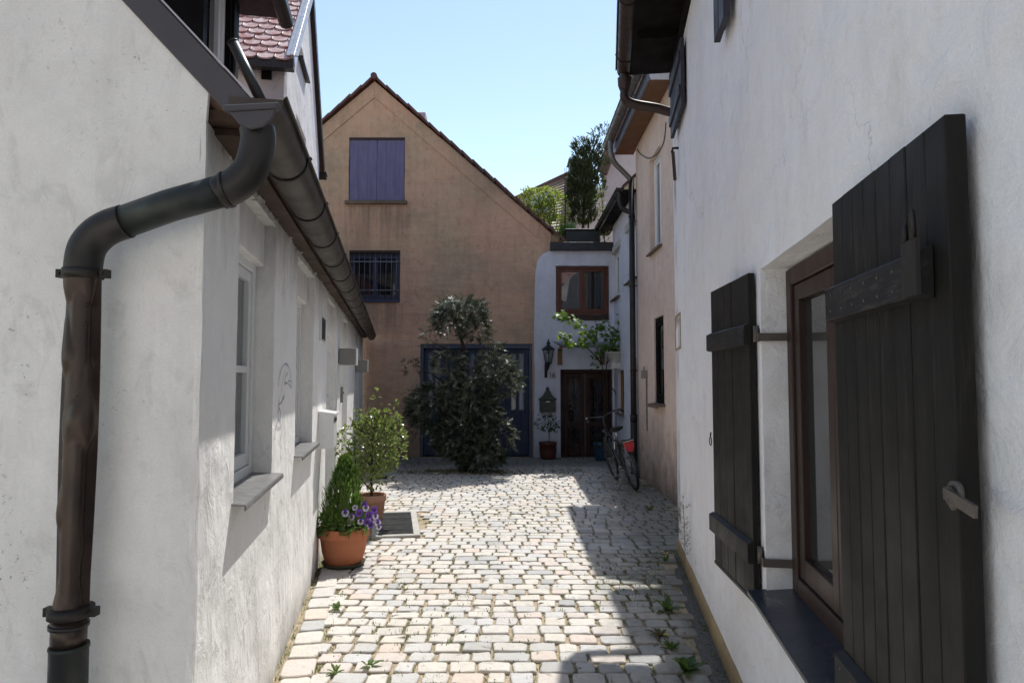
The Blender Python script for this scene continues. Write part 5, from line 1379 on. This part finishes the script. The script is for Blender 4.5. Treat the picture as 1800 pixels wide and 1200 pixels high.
# enamel number 5 below it
def text_mesh(txt, mat4, mat, size, name, parent, extrude=.004):
    cu = bpy.data.curves.new('t', 'FONT'); cu.body = txt; cu.size = size; cu.extrude = extrude; cu.align_x = 'CENTER'; cu.align_y = 'CENTER'
    ob = bpy.data.objects.new('t', cu); col.objects.link(ob)
    dg = bpy.context.evaluated_depsgraph_get(); me = bpy.data.meshes.new_from_object(ob.evaluated_get(dg))
    bpy.data.objects.remove(ob); 
    root = parent
    while root.parent is not None: root = root.parent
    me.transform(Matrix.Translation(-root.location) @ mat4); me.materials.clear(); me.materials.append(mat)
    o = bpy.data.objects.new(name, me); col.objects.link(o); o.parent = parent; return o
sgc = at_y(1089,642,13.55)
rt = thing('number_sign', 'small white enamel sign with the number 5 on the right wall by the hanging pot', 'sign', sgc)
k = MB(); k.abox(sgc.x-.16,sgc.x+.16,sgc.y,sgc.y+.01,sgc.z-.062,sgc.z+.062); k.build('plate', M['sign_white'], rt, bevel=.004)
text_mesh('5', Matrix.Translation(sgc+Vector((.035,-.004,0))) @ Matrix.Rotation(PI/2,4,'X'), M['black_text'], .135, 'numeral', rt)
k = MB(); k.bar(sgc+Vector((.15,.015,0)), Vector((2.13,sgc.y+.015,sgc.z)), .02,.02); k.build('bracket', M['band_dark'], rt)
# house number 16
n16 = wp(970,660); c_ = W.p(n16[0]+.01, n16[1], .006)
rt = thing('house_number', 'bronze number 16 on the white wall between lantern and mailbox', 'house number', c_)
for ch, dx in (('1',-.038),('6',.03)):
    text_mesh(ch, Matrix.Translation(c_+Vector((dx,-.004,0))) @ Matrix.Rotation(PI/2,4,'X'), M['brown_text'], .17, 'numeral', rt, .006)
# wall lantern
lc = W.p(*wp(963,628)); 
def lpt(u, v): return W.p(wp(u,v)[0], wp(u,v)[1], .16)
rt = thing('wall_lantern', 'black six sided wall lantern with finial on a curved bracket beside the door', 'lantern', W.p(wp(960,662)[0], wp(960,662)[1], 0))
ax = lpt(963.3,640); zt = lpt(963,615).z; zb = lpt(963,637.5).z; ztop = lpt(963,601).z
k = MB(); n_ = 6; rT, rB = .125, .070
def ring(r_, z, n=6): return [Vector((ax.x+r_*math.cos(2*PI*i/n+PI/6), ax.y+r_*math.sin(2*PI*i/n+PI/6), z)) for i in range(n)]
a_, b_ = ring(rT,zt), ring(rB,zb)
for i in range(6):
    k.tube([a_[i],b_[i]], .0075, 6); k.tube([a_[i],a_[(i+1)%6]], .008, 6); k.tube([b_[i],b_[(i+1)%6]], .008, 6)
k.lathe(Vector((ax.x,ax.y,0)), [(rT+.018,zt-.004),(rT+.02,zt+.01),(rT*.62,zt+.06),(rT*.35,zt+.085),(.03,zt+.10),(.028,zt+.115),(.04,zt+.13),(.04,zt+.15),(.018,zt+.165),(.012,zt+.18),(.02,zt+.195),(.004,zt+.215)], 6, smooth=False)
k.lathe(Vector((ax.x,ax.y,0)), [(.01,zb-.10),(.022,zb-.08),(.03,zb-.05),(.05,zb-.03),(rB+.006,zb-.01),(rB+.004,zb+.006),(0.001,zb+.008)], 6, smooth=False)
k.build('lantern_cage', M['iron'], rt)
k = MB()
a_, b_ = ring(rT-.004,zt), ring(rB-.003,zb)
for i in range(6): k.add([a_[i],a_[(i+1)%6],b_[(i+1)%6],b_[i]], [(0,1,2,3)])
k.build('panes', M['clear'], rt)
k = MB(); k.lathe(Vector((ax.x,ax.y,0)), [(.001,zb+.01),(.018,zb+.01),(.018,zb+.06),(.035,zb+.10),(.04,zb+.15),(.02,zb+.19),(.001,zb+.2)], 14); k.build('bulb', M['white_ceramic'], rt)
k = MB(); w0 = W.p(wp(959.5,645)[0],0,.02); zl_ = lpt(960,662).z
k.tube(smooth_path([Vector((w0.x,w0.y,zl_)), Vector((w0.x,w0.y-.01,zl_+.1)), Vector((w0.x+.01,w0.y-.05,zb-.16)), Vector((ax.x,ax.y,zb-.09))],5), [.018,.02,.022,.024,.026,.028,.028,.028,.028,.028,.026,.024,.024,.024,.022,.02], 8)
k.box(W, wp(959.5,650)[0]-.03, wp(959.5,650)[0]+.03, zl_-.02, zb-.02, .001, .022); k.tube(smooth_path([Vector((w0.x,w0.y,zb-.06)), Vector((w0.x-.01,w0.y-.06,zb-.02)), Vector((ax.x-.02,ax.y,zb-.08))],5), .012, 6)
k.build('bracket', M['iron'], rt)
# green mailbox with ornate crest
m0, m1 = wp(947.5,723), wp(977,700)
cx_ = (m0[0]+m1[0])/2; hw = (m1[0]-m0[0])/2
rt = thing('mailbox', 'dark green ornate mailbox with curved crest on the white wall beside the door', 'mailbox', W.p(cx_, m0[1], 0))
k = MB(); k.box(W, cx_-hw*.94, cx_+hw*.94, m0[1], m1[1]-.03, .001, .11); k.build('box_body', M['green_box'], rt, bevel=.006)
zc = m1[1]; crest = [(-1.08,-.03),(-1.06,.0),(-.75,.03),(-.45,.09),(-.25,.15),(-.16,.19),(-.20,.23),(-.06,.225),(0,.265),(.06,.225),(.20,.23),(.16,.19),(.25,.15),(.45,.09),(.75,.03),(1.06,.0),(1.08,-.03)]
k = MB(); k.prism([W.p(cx_+a_*hw, zc+b_, .001) for a_,b_ in crest], Vector((0,-.125,0))); k.build('lid', M['green_box'], rt, bevel=.004)
k = MB(); k.box(W, cx_-.035, cx_+.04, zc-.075, zc-.06, .1105, .114); k.build('name_plate', M['chrome'], rt)
# curved iron rod by the door
k = MB(); pts = smooth_path([at_y(u,v,14.15) for u,v in ((1072,681),(1079,685),(1083,696),(1083.5,720),(1083.5,760),(1083.5,800))],5); k.tube(pts, .011, 8)
for a,b_ in (((1072,721),(1083.5,721)),): k.tube([at_y(*a,14.15), at_y(*b_,14.15)], .010, 8)
o_ = k.build('iron_hoop', M['iron'], None, origin=Vector((pts[-1].x, 14.15, 0))); tag(o_, 'thin black iron hoop standing between the door and the right wall', 'hoop')

# ---- roof terrace
tz = cz1
tp0 = at_y(995,429,14.75); tp1 = at_y(1055,402,14.75)
rt = thing('planter_box', 'dark rectangular planter box on the roof terrace above number 16', 'planter', Vector(((tp0.x+tp1.x)/2,14.95,tz)))
k = MB(); k.abox(tp0.x,tp1.x,14.75,15.2,tz+.002,tp1.z-.04); k.build('trough', M['planter_dark'], rt, bevel=.008)
k = MB(); k.abox(tp0.x-.02,tp1.x+.02,14.73,15.22,tp1.z-.04,tp1.z); k.build('rim', M['planter_dark'], rt, bevel=.006)
cb = Vector((at_y(1024,402,16.5).x, 16.5, tp1.z-.05))
tc = thing('tall_cypress', 'tall dark upright conifer rising behind the dark planter on the roof terrace', 'conifer', cb)
k = MB(); k.tube(smooth_path([cb, cb+Vector((.02,0,.6)), at_y(1030,310,16.5), at_y(1050,240,16.5)],5), [.05-.0027*i for i in range(16)], 8); k.tube([cb+Vector((.1,0,0)), at_y(1038,350,16.5), at_y(1060,270,16.5)], [.03,.02,.008], 6); k.build('trunk', M['bark'], tc)
bl = [bx(1024,380,16.5,(.34,.26)),bx(1022,350,16.5,(.36,.34)),bx(1024,320,16.5,(.36,.34)),bx(1028,290,16.5,(.32,.34)),bx(1022,262,16.5,(.2,.22)),bx(1042,270,16.5,(.22,.28)),bx(1014,258,16.5,(.10,.16)),bx(1050,240,16.5,(.14,.16),w=.8),bx(1062,232,16.5,(.10,.14),w=.8),bx(1068,270,16.5,(.12,.26),w=.6),bx(1058,290,16.5,(.16,.22),w=.8),bx(1050,330,16.5,(.2,.34),w=.8),bx(1005,340,16.5,(.14,.34),w=.7),bx(1062,222,16.5,(.07,.06),w=.8)]
k = MB()
for p_, v, c_ in blob_pts(bl, 2600):
    out_ = Vector((v.x,v.y,0)); d0 = (out_*.6+Vector((R(-.3,.3),R(-.3,.3),R(.5,1.2)))).normalized(); pl = d0.cross(rvec()).normalized(); rn = R(0,1)**1.4
    for j in range(5):
        leaf(k, p_+d0*.02*j, (d0+pl*R(-.8,.8)).normalized(), rvec(), R(.055,.10), R(.014,.024), rn, .1, .1)
M['leaf_cypress'] = leafmat('cypress_spray', (.016,.028,.012), (.07,.09,.03), trans=.25, rough=.55, tcol=(.14,.18,.04))
k.build('crown', M['leaf_cypress'], tc)
def leafy(name, label, cat, blobs, n, ln, wd, mat, base, trunkpts=None, up=.2):
    rt = thing(name, label, cat, base)
    if trunkpts:
        k = MB()
        for tp in trunkpts: k.tube(smooth_path(tp,3), .012, 6)
        k.build('stems', M['bark'], rt)
    k = MB()
    for p_, v, c_ in blob_pts(blobs, n): leaf(k, p_, v*.6+rvec()*.8+Vector((0,0,up)), Z+rvec()*.8, R(*ln), R(*wd), R(0,1), .15, .2)
    k.build('crown', M[mat], rt); return rt
yb_ = at_y(965,428,15.6)
leafy('light_green_shrub', 'pale yellow green shrub with open crown on the terrace beyond the brown gable', 'shrub', [bx(925,340,15.6,(.16,.12)),bx(945,350,15.6,(.34,.22)),bx(965,345,15.6,(.28,.18)),bx(955,375,15.6,(.3,.24),w=.7),bx(975,400,15.6,(.3,.3),w=.7),bx(985,365,15.6,(.2,.28),w=.8),bx(928,328,15.6,(.06,.10)),bx(965,420,15.6,(.3,.14)),bx(990,410,15.6,(.16,.22)),bx(940,372,15.6,(.24,.14))], 2300, (.06,.11), (.026,.046), 'leaf_lime', Vector((yb_.x,15.6,tz)), [[Vector((yb_.x+.1,15.6,tz)), at_y(968,395,15.6), at_y(950,365,15.6), at_y(935,340,15.6)],[at_y(968,395,15.6), at_y(975,370,15.6), at_y(972,345,15.6)]])
bb = at_y(1000,400,15.3)
rt = thing('bamboo_clump', 'bright green grassy clump left of the dark planter on the terrace', 'grass clump', Vector((bb.x,15.3,tz)))
k = MB()
for i in range(260):
    p_ = Vector((bb.x+R(-.20,.14),15.3+R(-.1,.1),tz+R(.05,.45))); d_ = Vector((R(-.35,.35),R(-.3,.3),1)); leaf(k, p_, d_, rvec(), R(.15,.32), R(.012,.022), R(0,1), .1, .3)
k.build('blades', M['leaf_bamboo'], rt)
leafy('terrace_vine', 'leafy climber on a thin trellis at the right end of the terrace planter', 'climber', [bx(1062,415,14.9,(.10,.28)),bx(1058,385,15,(.08,.3)),bx(1055,350,15.2,(.1,.3),w=.5)], 260, (.05,.08), (.02,.034), 'leaf_shrub', Vector((at_y(1062,428,14.9).x,14.9,tz)), [[Vector((at_y(1062,428,14.9).x,14.9,tz)), at_y(1062,400,14.9), at_y(1058,350,15.1)]])
k = MB(); a_ = at_y(993,430,14.9); b_ = at_y(993,292,14.9); k.tube([Vector((a_.x,14.9,tz)), Vector((a_.x+.02,14.9,b_.z-.25))], .014, 8); k.tube([Vector((a_.x+.02,14.9,b_.z-.27)), Vector((a_.x+.0,14.9,b_.z-.05))], .005, 6); k.tube([Vector((a_.x+.02,14.9,b_.z-.27)), Vector((a_.x+.045,14.9,b_.z))], .005, 6)
o_ = k.build('terrace_pole', M['bark'], None, origin=Vector((a_.x,14.9,tz))); tag(o_, 'thin upright pole forked at the top on the terrace left of the planter', 'pole')

# ------------------------------------------------------------------ bicycle (built along +x, then turned)
bk = thing('bicycle', 'dark city bicycle with bright red rear light on its stand against the right wall', 'bicycle', (0,0,0), None)
WR = .345
def wheel(cx):
    k = MB(); n = 40; c_ = Vector((cx,0,WR))
    k.tube([c_+Vector((math.cos(2*PI*i/n)*(WR-.02),0,math.sin(2*PI*i/n)*(WR-.02))) for i in range(n)], .021, 10, closed=True)
    w = k.build('wheel', M['rubber'], bk)
    k = MB(); k.tube([c_+Vector((math.cos(2*PI*i/n)*(WR-.045),0,math.sin(2*PI*i/n)*(WR-.045))) for i in range(n)], .010, 8, closed=True)
    k.build('rim', M['bike_paint'], w)
    k = MB(); k.tube([c_+Vector((0,-.045,0)), c_+Vector((0,.045,0))], .016, 10)
    for i in range(28):
        a = 2*PI*i/28; sg = 1 if i % 2 else -1
        k.tube([c_+Vector((math.cos(a+.5*sg)*.02,.03*sg,math.sin(a+.5*sg)*.02)), c_+Vector((math.cos(a)*(WR-.05),0,math.sin(a)*(WR-.05)))], .0013, 4)
    k.build('spokes', M['galv'], w)
wheel(0.0); wheel(1.10)
BB = Vector((.46,0,.29)); ST = Vector((.30,0,.72)); HT_ = Vector((.90,0,.86)); HB = Vector((.945,0,.70))
k = MB()
k.tube([BB,ST],.016,10); k.tube([BB,HB],.020,10); k.tube([ST-Vector((-.02,0,.08)),HT_-Vector((0,0,.03))],.015,10); k.tube([HT_,HB],.019,10)
for s in (-1,1):
    k.tube([Vector((0,.055*s,WR)), BB+Vector((-.03,.02*s,0))],.010,8); k.tube([Vector((0,.055*s,WR)), ST+Vector((0,.02*s,-.05))],.008,8)
    k.tube([HB+Vector((.01,.05*s,-.02)), Vector((1.03,.05*s,.52)), Vector((1.10,.05*s,WR))],.011,8)
k.tube([HB+Vector((.01,-.05,-.02)),HB+Vector((.01,.05,-.02))],.015,8)
k.build('frame', M['bike_paint'], bk)
k = MB(); k.tube([ST, ST+Vector((-.05,0,.16))], .013, 8); k.build('seat_post', M['chrome'], bk)
k = MB(); sd = ST+Vector((-.05,0,.17)); sec = []
for i, (x, w, h) in enumerate(((-.13,.06,.02),(-.10,.105,.035),(-.03,.10,.038),(.04,.045,.03),(.13,.022,.022),(.16,.012,.012))):
    sec.append([sd+Vector((x, w*math.cos(2*PI*j/12), h*math.sin(2*PI*j/12)+.01+(.012 if x < -.08 else 0))) for j in range(12)])
k.add([q for s in sec for q in s], [(i*12+j, i*12+(j+1)%12, (i+1)*12+(j+1)%12, (i+1)*12+j) for i in range(5) for j in range(12)]+[tuple(range(11,-1,-1)), tuple(60+j for j in range(12))], 0, .4, True); k.build('saddle', M['rubber'], bk)
k = MB(); hs_ = HT_+Vector((-.04,0,.20)); k.tube([HT_,HT_+Vector((-.02,0,.12)),hs_], .013, 8)
k.tube(smooth_path([hs_+Vector((-.17,-.30,.03)), hs_+Vector((-.03,-.26,.05)), hs_+Vector((.04,-.12,.02)), hs_, hs_+Vector((.04,.12,.02)), hs_+Vector((-.03,.26,.05)), hs_+Vector((-.17,.30,.03))],5), .012, 8); hb = k.build('handlebar', M['bike_paint'], bk)
for s in (-1,1):
    k = MB(); k.tube([hs_+Vector((-.18,.302*s,.029)), hs_+Vector((-.06,.275*s,.05))], .018, 10); k.build('grip', M['rubber'], hb)
    k = MB(); k.tube([hs_+Vector((-.02,.25*s,.03)), hs_+Vector((-.12,.28*s,-.01))], .006, 6); k.build('brake_lever', M['chrome'], hb)
for cx, a0, a1 in ((0.0,.15*PI,1.12*PI),(1.10,.1*PI,.95*PI)):
    k = MB(); n = 18; pr_ = []
    for i in range(n+1):
        a = a0+(a1-a0)*i/n; c_ = Vector((cx+math.cos(a)*(WR+.018),0,WR+math.sin(a)*(WR+.018))); o__ = Vector((math.cos(a),0,math.sin(a)))
        pr_.append([c_+Vector((0,-.032,0))-o__*.012, c_+Vector((0,-.02,0)), c_+Vector((0,.02,0)), c_+Vector((0,.032,0))-o__*.012])
    for i in range(n):
        for j in range(3): k.add([pr_[i][j],pr_[i][j+1],pr_[i+1][j+1],pr_[i+1][j]], [(0,1,2,3)], 0, .3, True)
    k.build('mudguard', M['bike_paint'], bk)
k = MB(); rz = .74
for s in (-1,1):
    k.tube([ST+Vector((-.02,.05*s,.0)), Vector((-.30,.055*s,rz)), Vector((-.32,.03*s,rz))],.006,6); k.tube([Vector((-.18,.055*s,rz)), Vector((0,.06*s,WR))],.006,6); k.tube([Vector((-.06,.055*s,rz)), Vector((0,.06*s,WR))],.005,6)
for x in (-.30,-.2,-.08,.05): k.tube([Vector((x,-.055,rz)),Vector((x,.055,rz))],.005,6)
k.build('carrier', M['bike_paint'], bk)
k = MB(); k.prism([(-.335,-.075,rz+.015),(-.335,.075,rz+.015),(-.345,.065,rz-.07),(-.345,.03,rz-.125),(-.345,-.03,rz-.125),(-.345,-.065,rz-.07)], Vector((.05,0,0))); rl = k.build('rear_light', M['red_light'], bk, bevel=.006)
k = MB(); k.abox(-.34,-.28,-.078,.078,rz+.017,rz+.045); k.build('light_cap', M['rubber'], rl, bevel=.006)
k = MB(); k.abox(-.343,-.341,-.075,.075,rz+.023,rz+.034); k.build('reflective_strip', M['sign_white'], rl)
k = MB(); k.tube([BB+Vector((0,-.05,0)),BB+Vector((0,.05,0))],.022,10); k.tube([BB+Vector((0,.05,0)),BB+Vector((.10,.06,-.13))],.008,6); k.tube([BB+Vector((0,-.05,0)),BB+Vector((-.10,-.06,.13))],.008,6)
k.abox(BB.x+.06,BB.x+.15,.06,.15,BB.z-.145,BB.z-.12); k.abox(BB.x-.15,BB.x-.06,-.15,-.06,BB.z+.12,BB.z+.145)
n = 30; k.tube([BB+Vector((math.cos(2*PI*i/n)*.09,-.035,math.sin(2*PI*i/n)*.09)) for i in range(n)],.006,6,closed=True); k.build('crank', M['galv'], bk)
k = MB(); k.tube([Vector((.10,.05,.30)), Vector((.03,.235,.068))], .009, 8); k.build('kickstand', M['galv'], bk)
k = MB(); k.lathe(Vector((1.02,0,.80)), [(.001,-.02),(.03,-.01),(.04,.02),(.035,.04),(.001,.045)], 14); k.build('headlight', M['bike_paint'], bk)
rwp = ground(1118,861)
bk.rotation_mode = 'XYZ'
head = math.radians(96)
bk.matrix_world = Matrix.Translation(Vector((rwp.x, rwp.y+.03, -.004))) @ Matrix.Rotation(head,4,'Z') @ Matrix.Rotation(math.radians(-15),4,'X')
# ------------------------------------------------------------------ weeds and joint growth
def rosette(name, p, n, ln, label, flower=0, group=None, wd=.03, mat='grass'):
    rt = thing(name, label, 'weed', p, group)
    k = MB()
    for i in range(n):
        a = 2*PI*i/n+R(-.3,.3); l_ = ln*R(.6,1.1); el = R(.5,2.4); d_ = Vector((math.cos(a),math.sin(a),el)).normalized(); prev = None; rn = R(0,1)
        for j in range(6):
            t_ = j/5; w = wd*math.sin(PI*(t_*.88+.08))*(1+.35*(j % 2)); s_ = d_.cross(Z).normalized()
            q = p+d_*l_*t_-Z*(.35*t_*t_*l_)+Vector((0,0,.002))
            cur = (q-s_*w*.5, q-Z*.004, q+s_*w*.5)
            if prev: k.add(list(prev)+list(cur), [(0,1,4,3),(1,2,5,4)], 0, rn)
            prev = cur
    k.build('leaves', M[mat], rt)
    for i in range(flower):
        k = MB(); top = p+Vector((R(-.04,.05),R(-.04,.04),R(.07,.14))); k.tube([p, top], .0022, 5, mat=1)
        for j in range(10): a = 2*PI*j/10; leaf(k, top, Vector((math.cos(a),math.sin(a),.5)), Z, .018, .008, R(0,1), .1, .1)
        k.build('flower', [M['petal_yellow'], M['stem_green']], rt)
M['weed_leaf'] = leafmat('weed_leaf', (.05,.10,.025), (.12,.18,.05), trans=.4, rough=.5, tcol=(.25,.42,.06))
M['weed_red'] = leafmat('reddish_weed_leaf', (.10,.055,.03), (.12,.12,.045), trans=.3, rough=.6)
for (u,v,n,l_,lab,fl,wd,mt) in ((1172,1072,13,.17,'large leafy dandelion between setts beside the right wall',0,.035,'weed_leaf'),(1205,1178,12,.17,'tall leaved dandelion nearest the camera by the right wall',0,.045,'weed_leaf'),(1180,1140,14,.10,'low weed with one yellow flower near the right wall',1,.022,'weed_leaf'),(1160,1115,9,.12,'reddish low weed in the joints left of the dandelions',0,.02,'weed_red'),(1143,896,7,.16,'green weed tuft in the shade near the foot of the peach wall',0,.03,'weed_leaf'),(1170,985,8,.12,'small weed with yellow flowers at the corner of the near right house',2,.02,'weed_leaf'),(592,1070,9,.10,'small weed on the paving just in front of the orange pot',0,.022,'weed_leaf'),(648,1170,4,.11,'single bright upright leaf between setts at the bottom edge',0,.03,'weed_leaf'),(590,1180,7,.09,'tiny weed beside the left edging stones near the camera',0,.016,'weed_leaf'),(1228,1035,7,.12,'dead brown weed leaning on the ochre plinth',0,.02,'weed_red')):
    rosette('weed', ground(u,v)+Vector((0,0,-.012)), n, l_, lab, fl, 'weeds along the paving edges', wd, mt)
# dry seed stalk against the right wall
pd = RW.p(RW.px(1207,990,.03)[0], 0, .05)
rt = thing('dry_stalk', 'dry branching seed stalk standing against the near right wall', 'dead weed', pd)
k = MB(); top = RW.p(RW.px(1203,885,.05)[0], RW.px(1203,885,.05)[1], .06); k.tube(smooth_path([pd, pd.lerp(top,.5)+Vector((.01,0,0)), top],5), .0026, 5)
for i in range(40):
    t_ = R(.2,1); q = pd.lerp(top,t_); a = R(0,2*PI); e_ = q+Vector((math.cos(a)*.09,math.sin(a)*.09,R(.0,.10)))*R(.4,1); k.tube([q, q.lerp(e_,.5)+Vector((0,0,-.01)), e_], .0011, 4)
    for j in range(3): f_ = e_+rvec()*.03; k.tube([q.lerp(e_,.6), f_], .0009, 4); leaf(k, f_, rvec(), rvec(), .010, .006, R(0,1))
k.build('stalk', M['straw'], rt)
# stuff: grass in the joints
def tuft(k, p, n, h, spread):
    for i in range(n):
        a = R(0,2*PI); q = p+Vector((math.cos(a),math.sin(a),0))*R(0,spread); leaf(k, q, Vector((math.cos(a)*R(.1,.8),math.sin(a)*R(.1,.8),1)), rvec(), h*R(.4,1.1), R(.004,.008), R(0,1), .1, .3)
k = MB()
for i in range(420):
    x = R(-2.0,1.25); y = 12.05+.22*noise.noise(Vector((x*1.3,0,4)))+R(-.30,.25)
    d_ = .5+noise.noise(Vector((x*1.8,y*1.8,9)))
    if R(0,1) < d_+.15: tuft(k, Vector((x,y,-.02)), 9, R(.03,.085), .05)
for i in range(90):
    tuft(k, Vector((R(-1.2,.3),R(10.6,11.9),-.02)), 6, R(.02,.05), .03)
tag(k.build('grass_strip', M['grass']), kind='stuff')
k = MB()
for i in range(4600):
    y = R(3.2,12.2)
    rgt = R(0,1) < .45
    xr_ = (right_x(y)-.22 if y < 6.4 else 2.0)
    if rgt: x = xr_-abs(random.gauss(0,.33))
    else: x = R(left_x(y)+.2, xr_)
    if noise.noise(Vector((x*1.1,y*.8,2.2))) < (-.15 if rgt else .08) or in_grate(x,y,0): continue
    tuft(k, Vector((x,y,-.022)), 6, R(.018,.048), .026)
for i in range(240):
    y = R(3.0,9); q = L.p(ls(y),0,R(.22,.27) if R(0,1) < .7 else .02); tuft(k, Vector((q.x,q.y,-.02)), 4, R(.012,.04), .02)
for i in range(200):
    y = R(2.4,6.3); q = RW.p(rs(y),0,R(.03,.06)); tuft(k, Vector((q.x,q.y,-.01)), 3, R(.01,.05), .02)
tag(k.build('joint_weeds', M['grass']), kind='stuff')
# leaf litter
k = MB()
for i in range(170):
    y = R(3.2,11); x = (right_x(y) if y < 6.4 else 2.1)-abs(random.gauss(0,.25))-.05 if R(0,1) < .75 else R(left_x(y)+.1, 1)
    leaf(k, Vector((x,y,.008)), Vector((R(-1,1),R(-1,1),R(-.1,.1))), Z+rvec()*.4, R(.012,.035), R(.008,.016), R(0,1), .2, .2)
tag(k.build('leaf_litter', M['straw']), kind='stuff')

# ------------------------------------------------------------------ daylight, camera
SUN = Vector((.16,.56,1.0)).normalized()
elev = math.asin(SUN.z); azim = math.atan2(SUN.x, SUN.y)
sd_ = bpy.data.lights.new('sun', 'SUN'); sd_.energy = 5.0; sd_.angle = math.radians(.5); sd_.color = (1.0,.975,.93)
so_ = bpy.data.objects.new('sun', sd_); col.objects.link(so_); so_.rotation_euler = SUN.to_track_quat('Z','Y').to_euler(); so_.location = (3,8,20)
wd_ = bpy.data.worlds.new('World'); scene.world = wd_; wd_.use_nodes = True
nt = wd_.node_tree; bg = nt.nodes['Background']
sky = nt.nodes.new('ShaderNodeTexSky'); sky.sky_type = 'NISHITA'; sky.sun_disc = False; sky.sun_elevation = elev; sky.sun_rotation = azim
sky.altitude = 300; sky.air_density = 1.0; sky.dust_density = .15; sky.ozone_density = 1.0
tint = nt.nodes.new('ShaderNodeMix'); tint.data_type = 'RGBA'; tint.blend_type = 'MULTIPLY'; tint.inputs[0].default_value = 1.0
nt.links.new(sky.outputs[0], tint.inputs[6]); tint.inputs[7].default_value = (1.88, 1.70, 1.44, 1)
nt.links.new(tint.outputs[2], bg.inputs[0]); bg.inputs[1].default_value = .15
cd = bpy.data.cameras.new('camera'); cd.sensor_width = 36; cd.lens = 24; cd.clip_start = .05; cd.clip_end = 500
co = bpy.data.objects.new('camera', cd); col.objects.link(co); co.location = EYE; co.rotation_euler = (PI/2+TH, 0, 0)
scene.camera = co
scene.view_settings.view_transform = 'Standard'; scene.view_settings.look = 'None'; scene.view_settings.exposure = 0; scene.view_settings.gamma = 1
scene.render.engine = 'CYCLES'
scene.cycles.max_bounces = 10; scene.cycles.diffuse_bounces = 5; scene.cycles.transparent_max_bounces = 12
scene.cycles.use_denoising = True
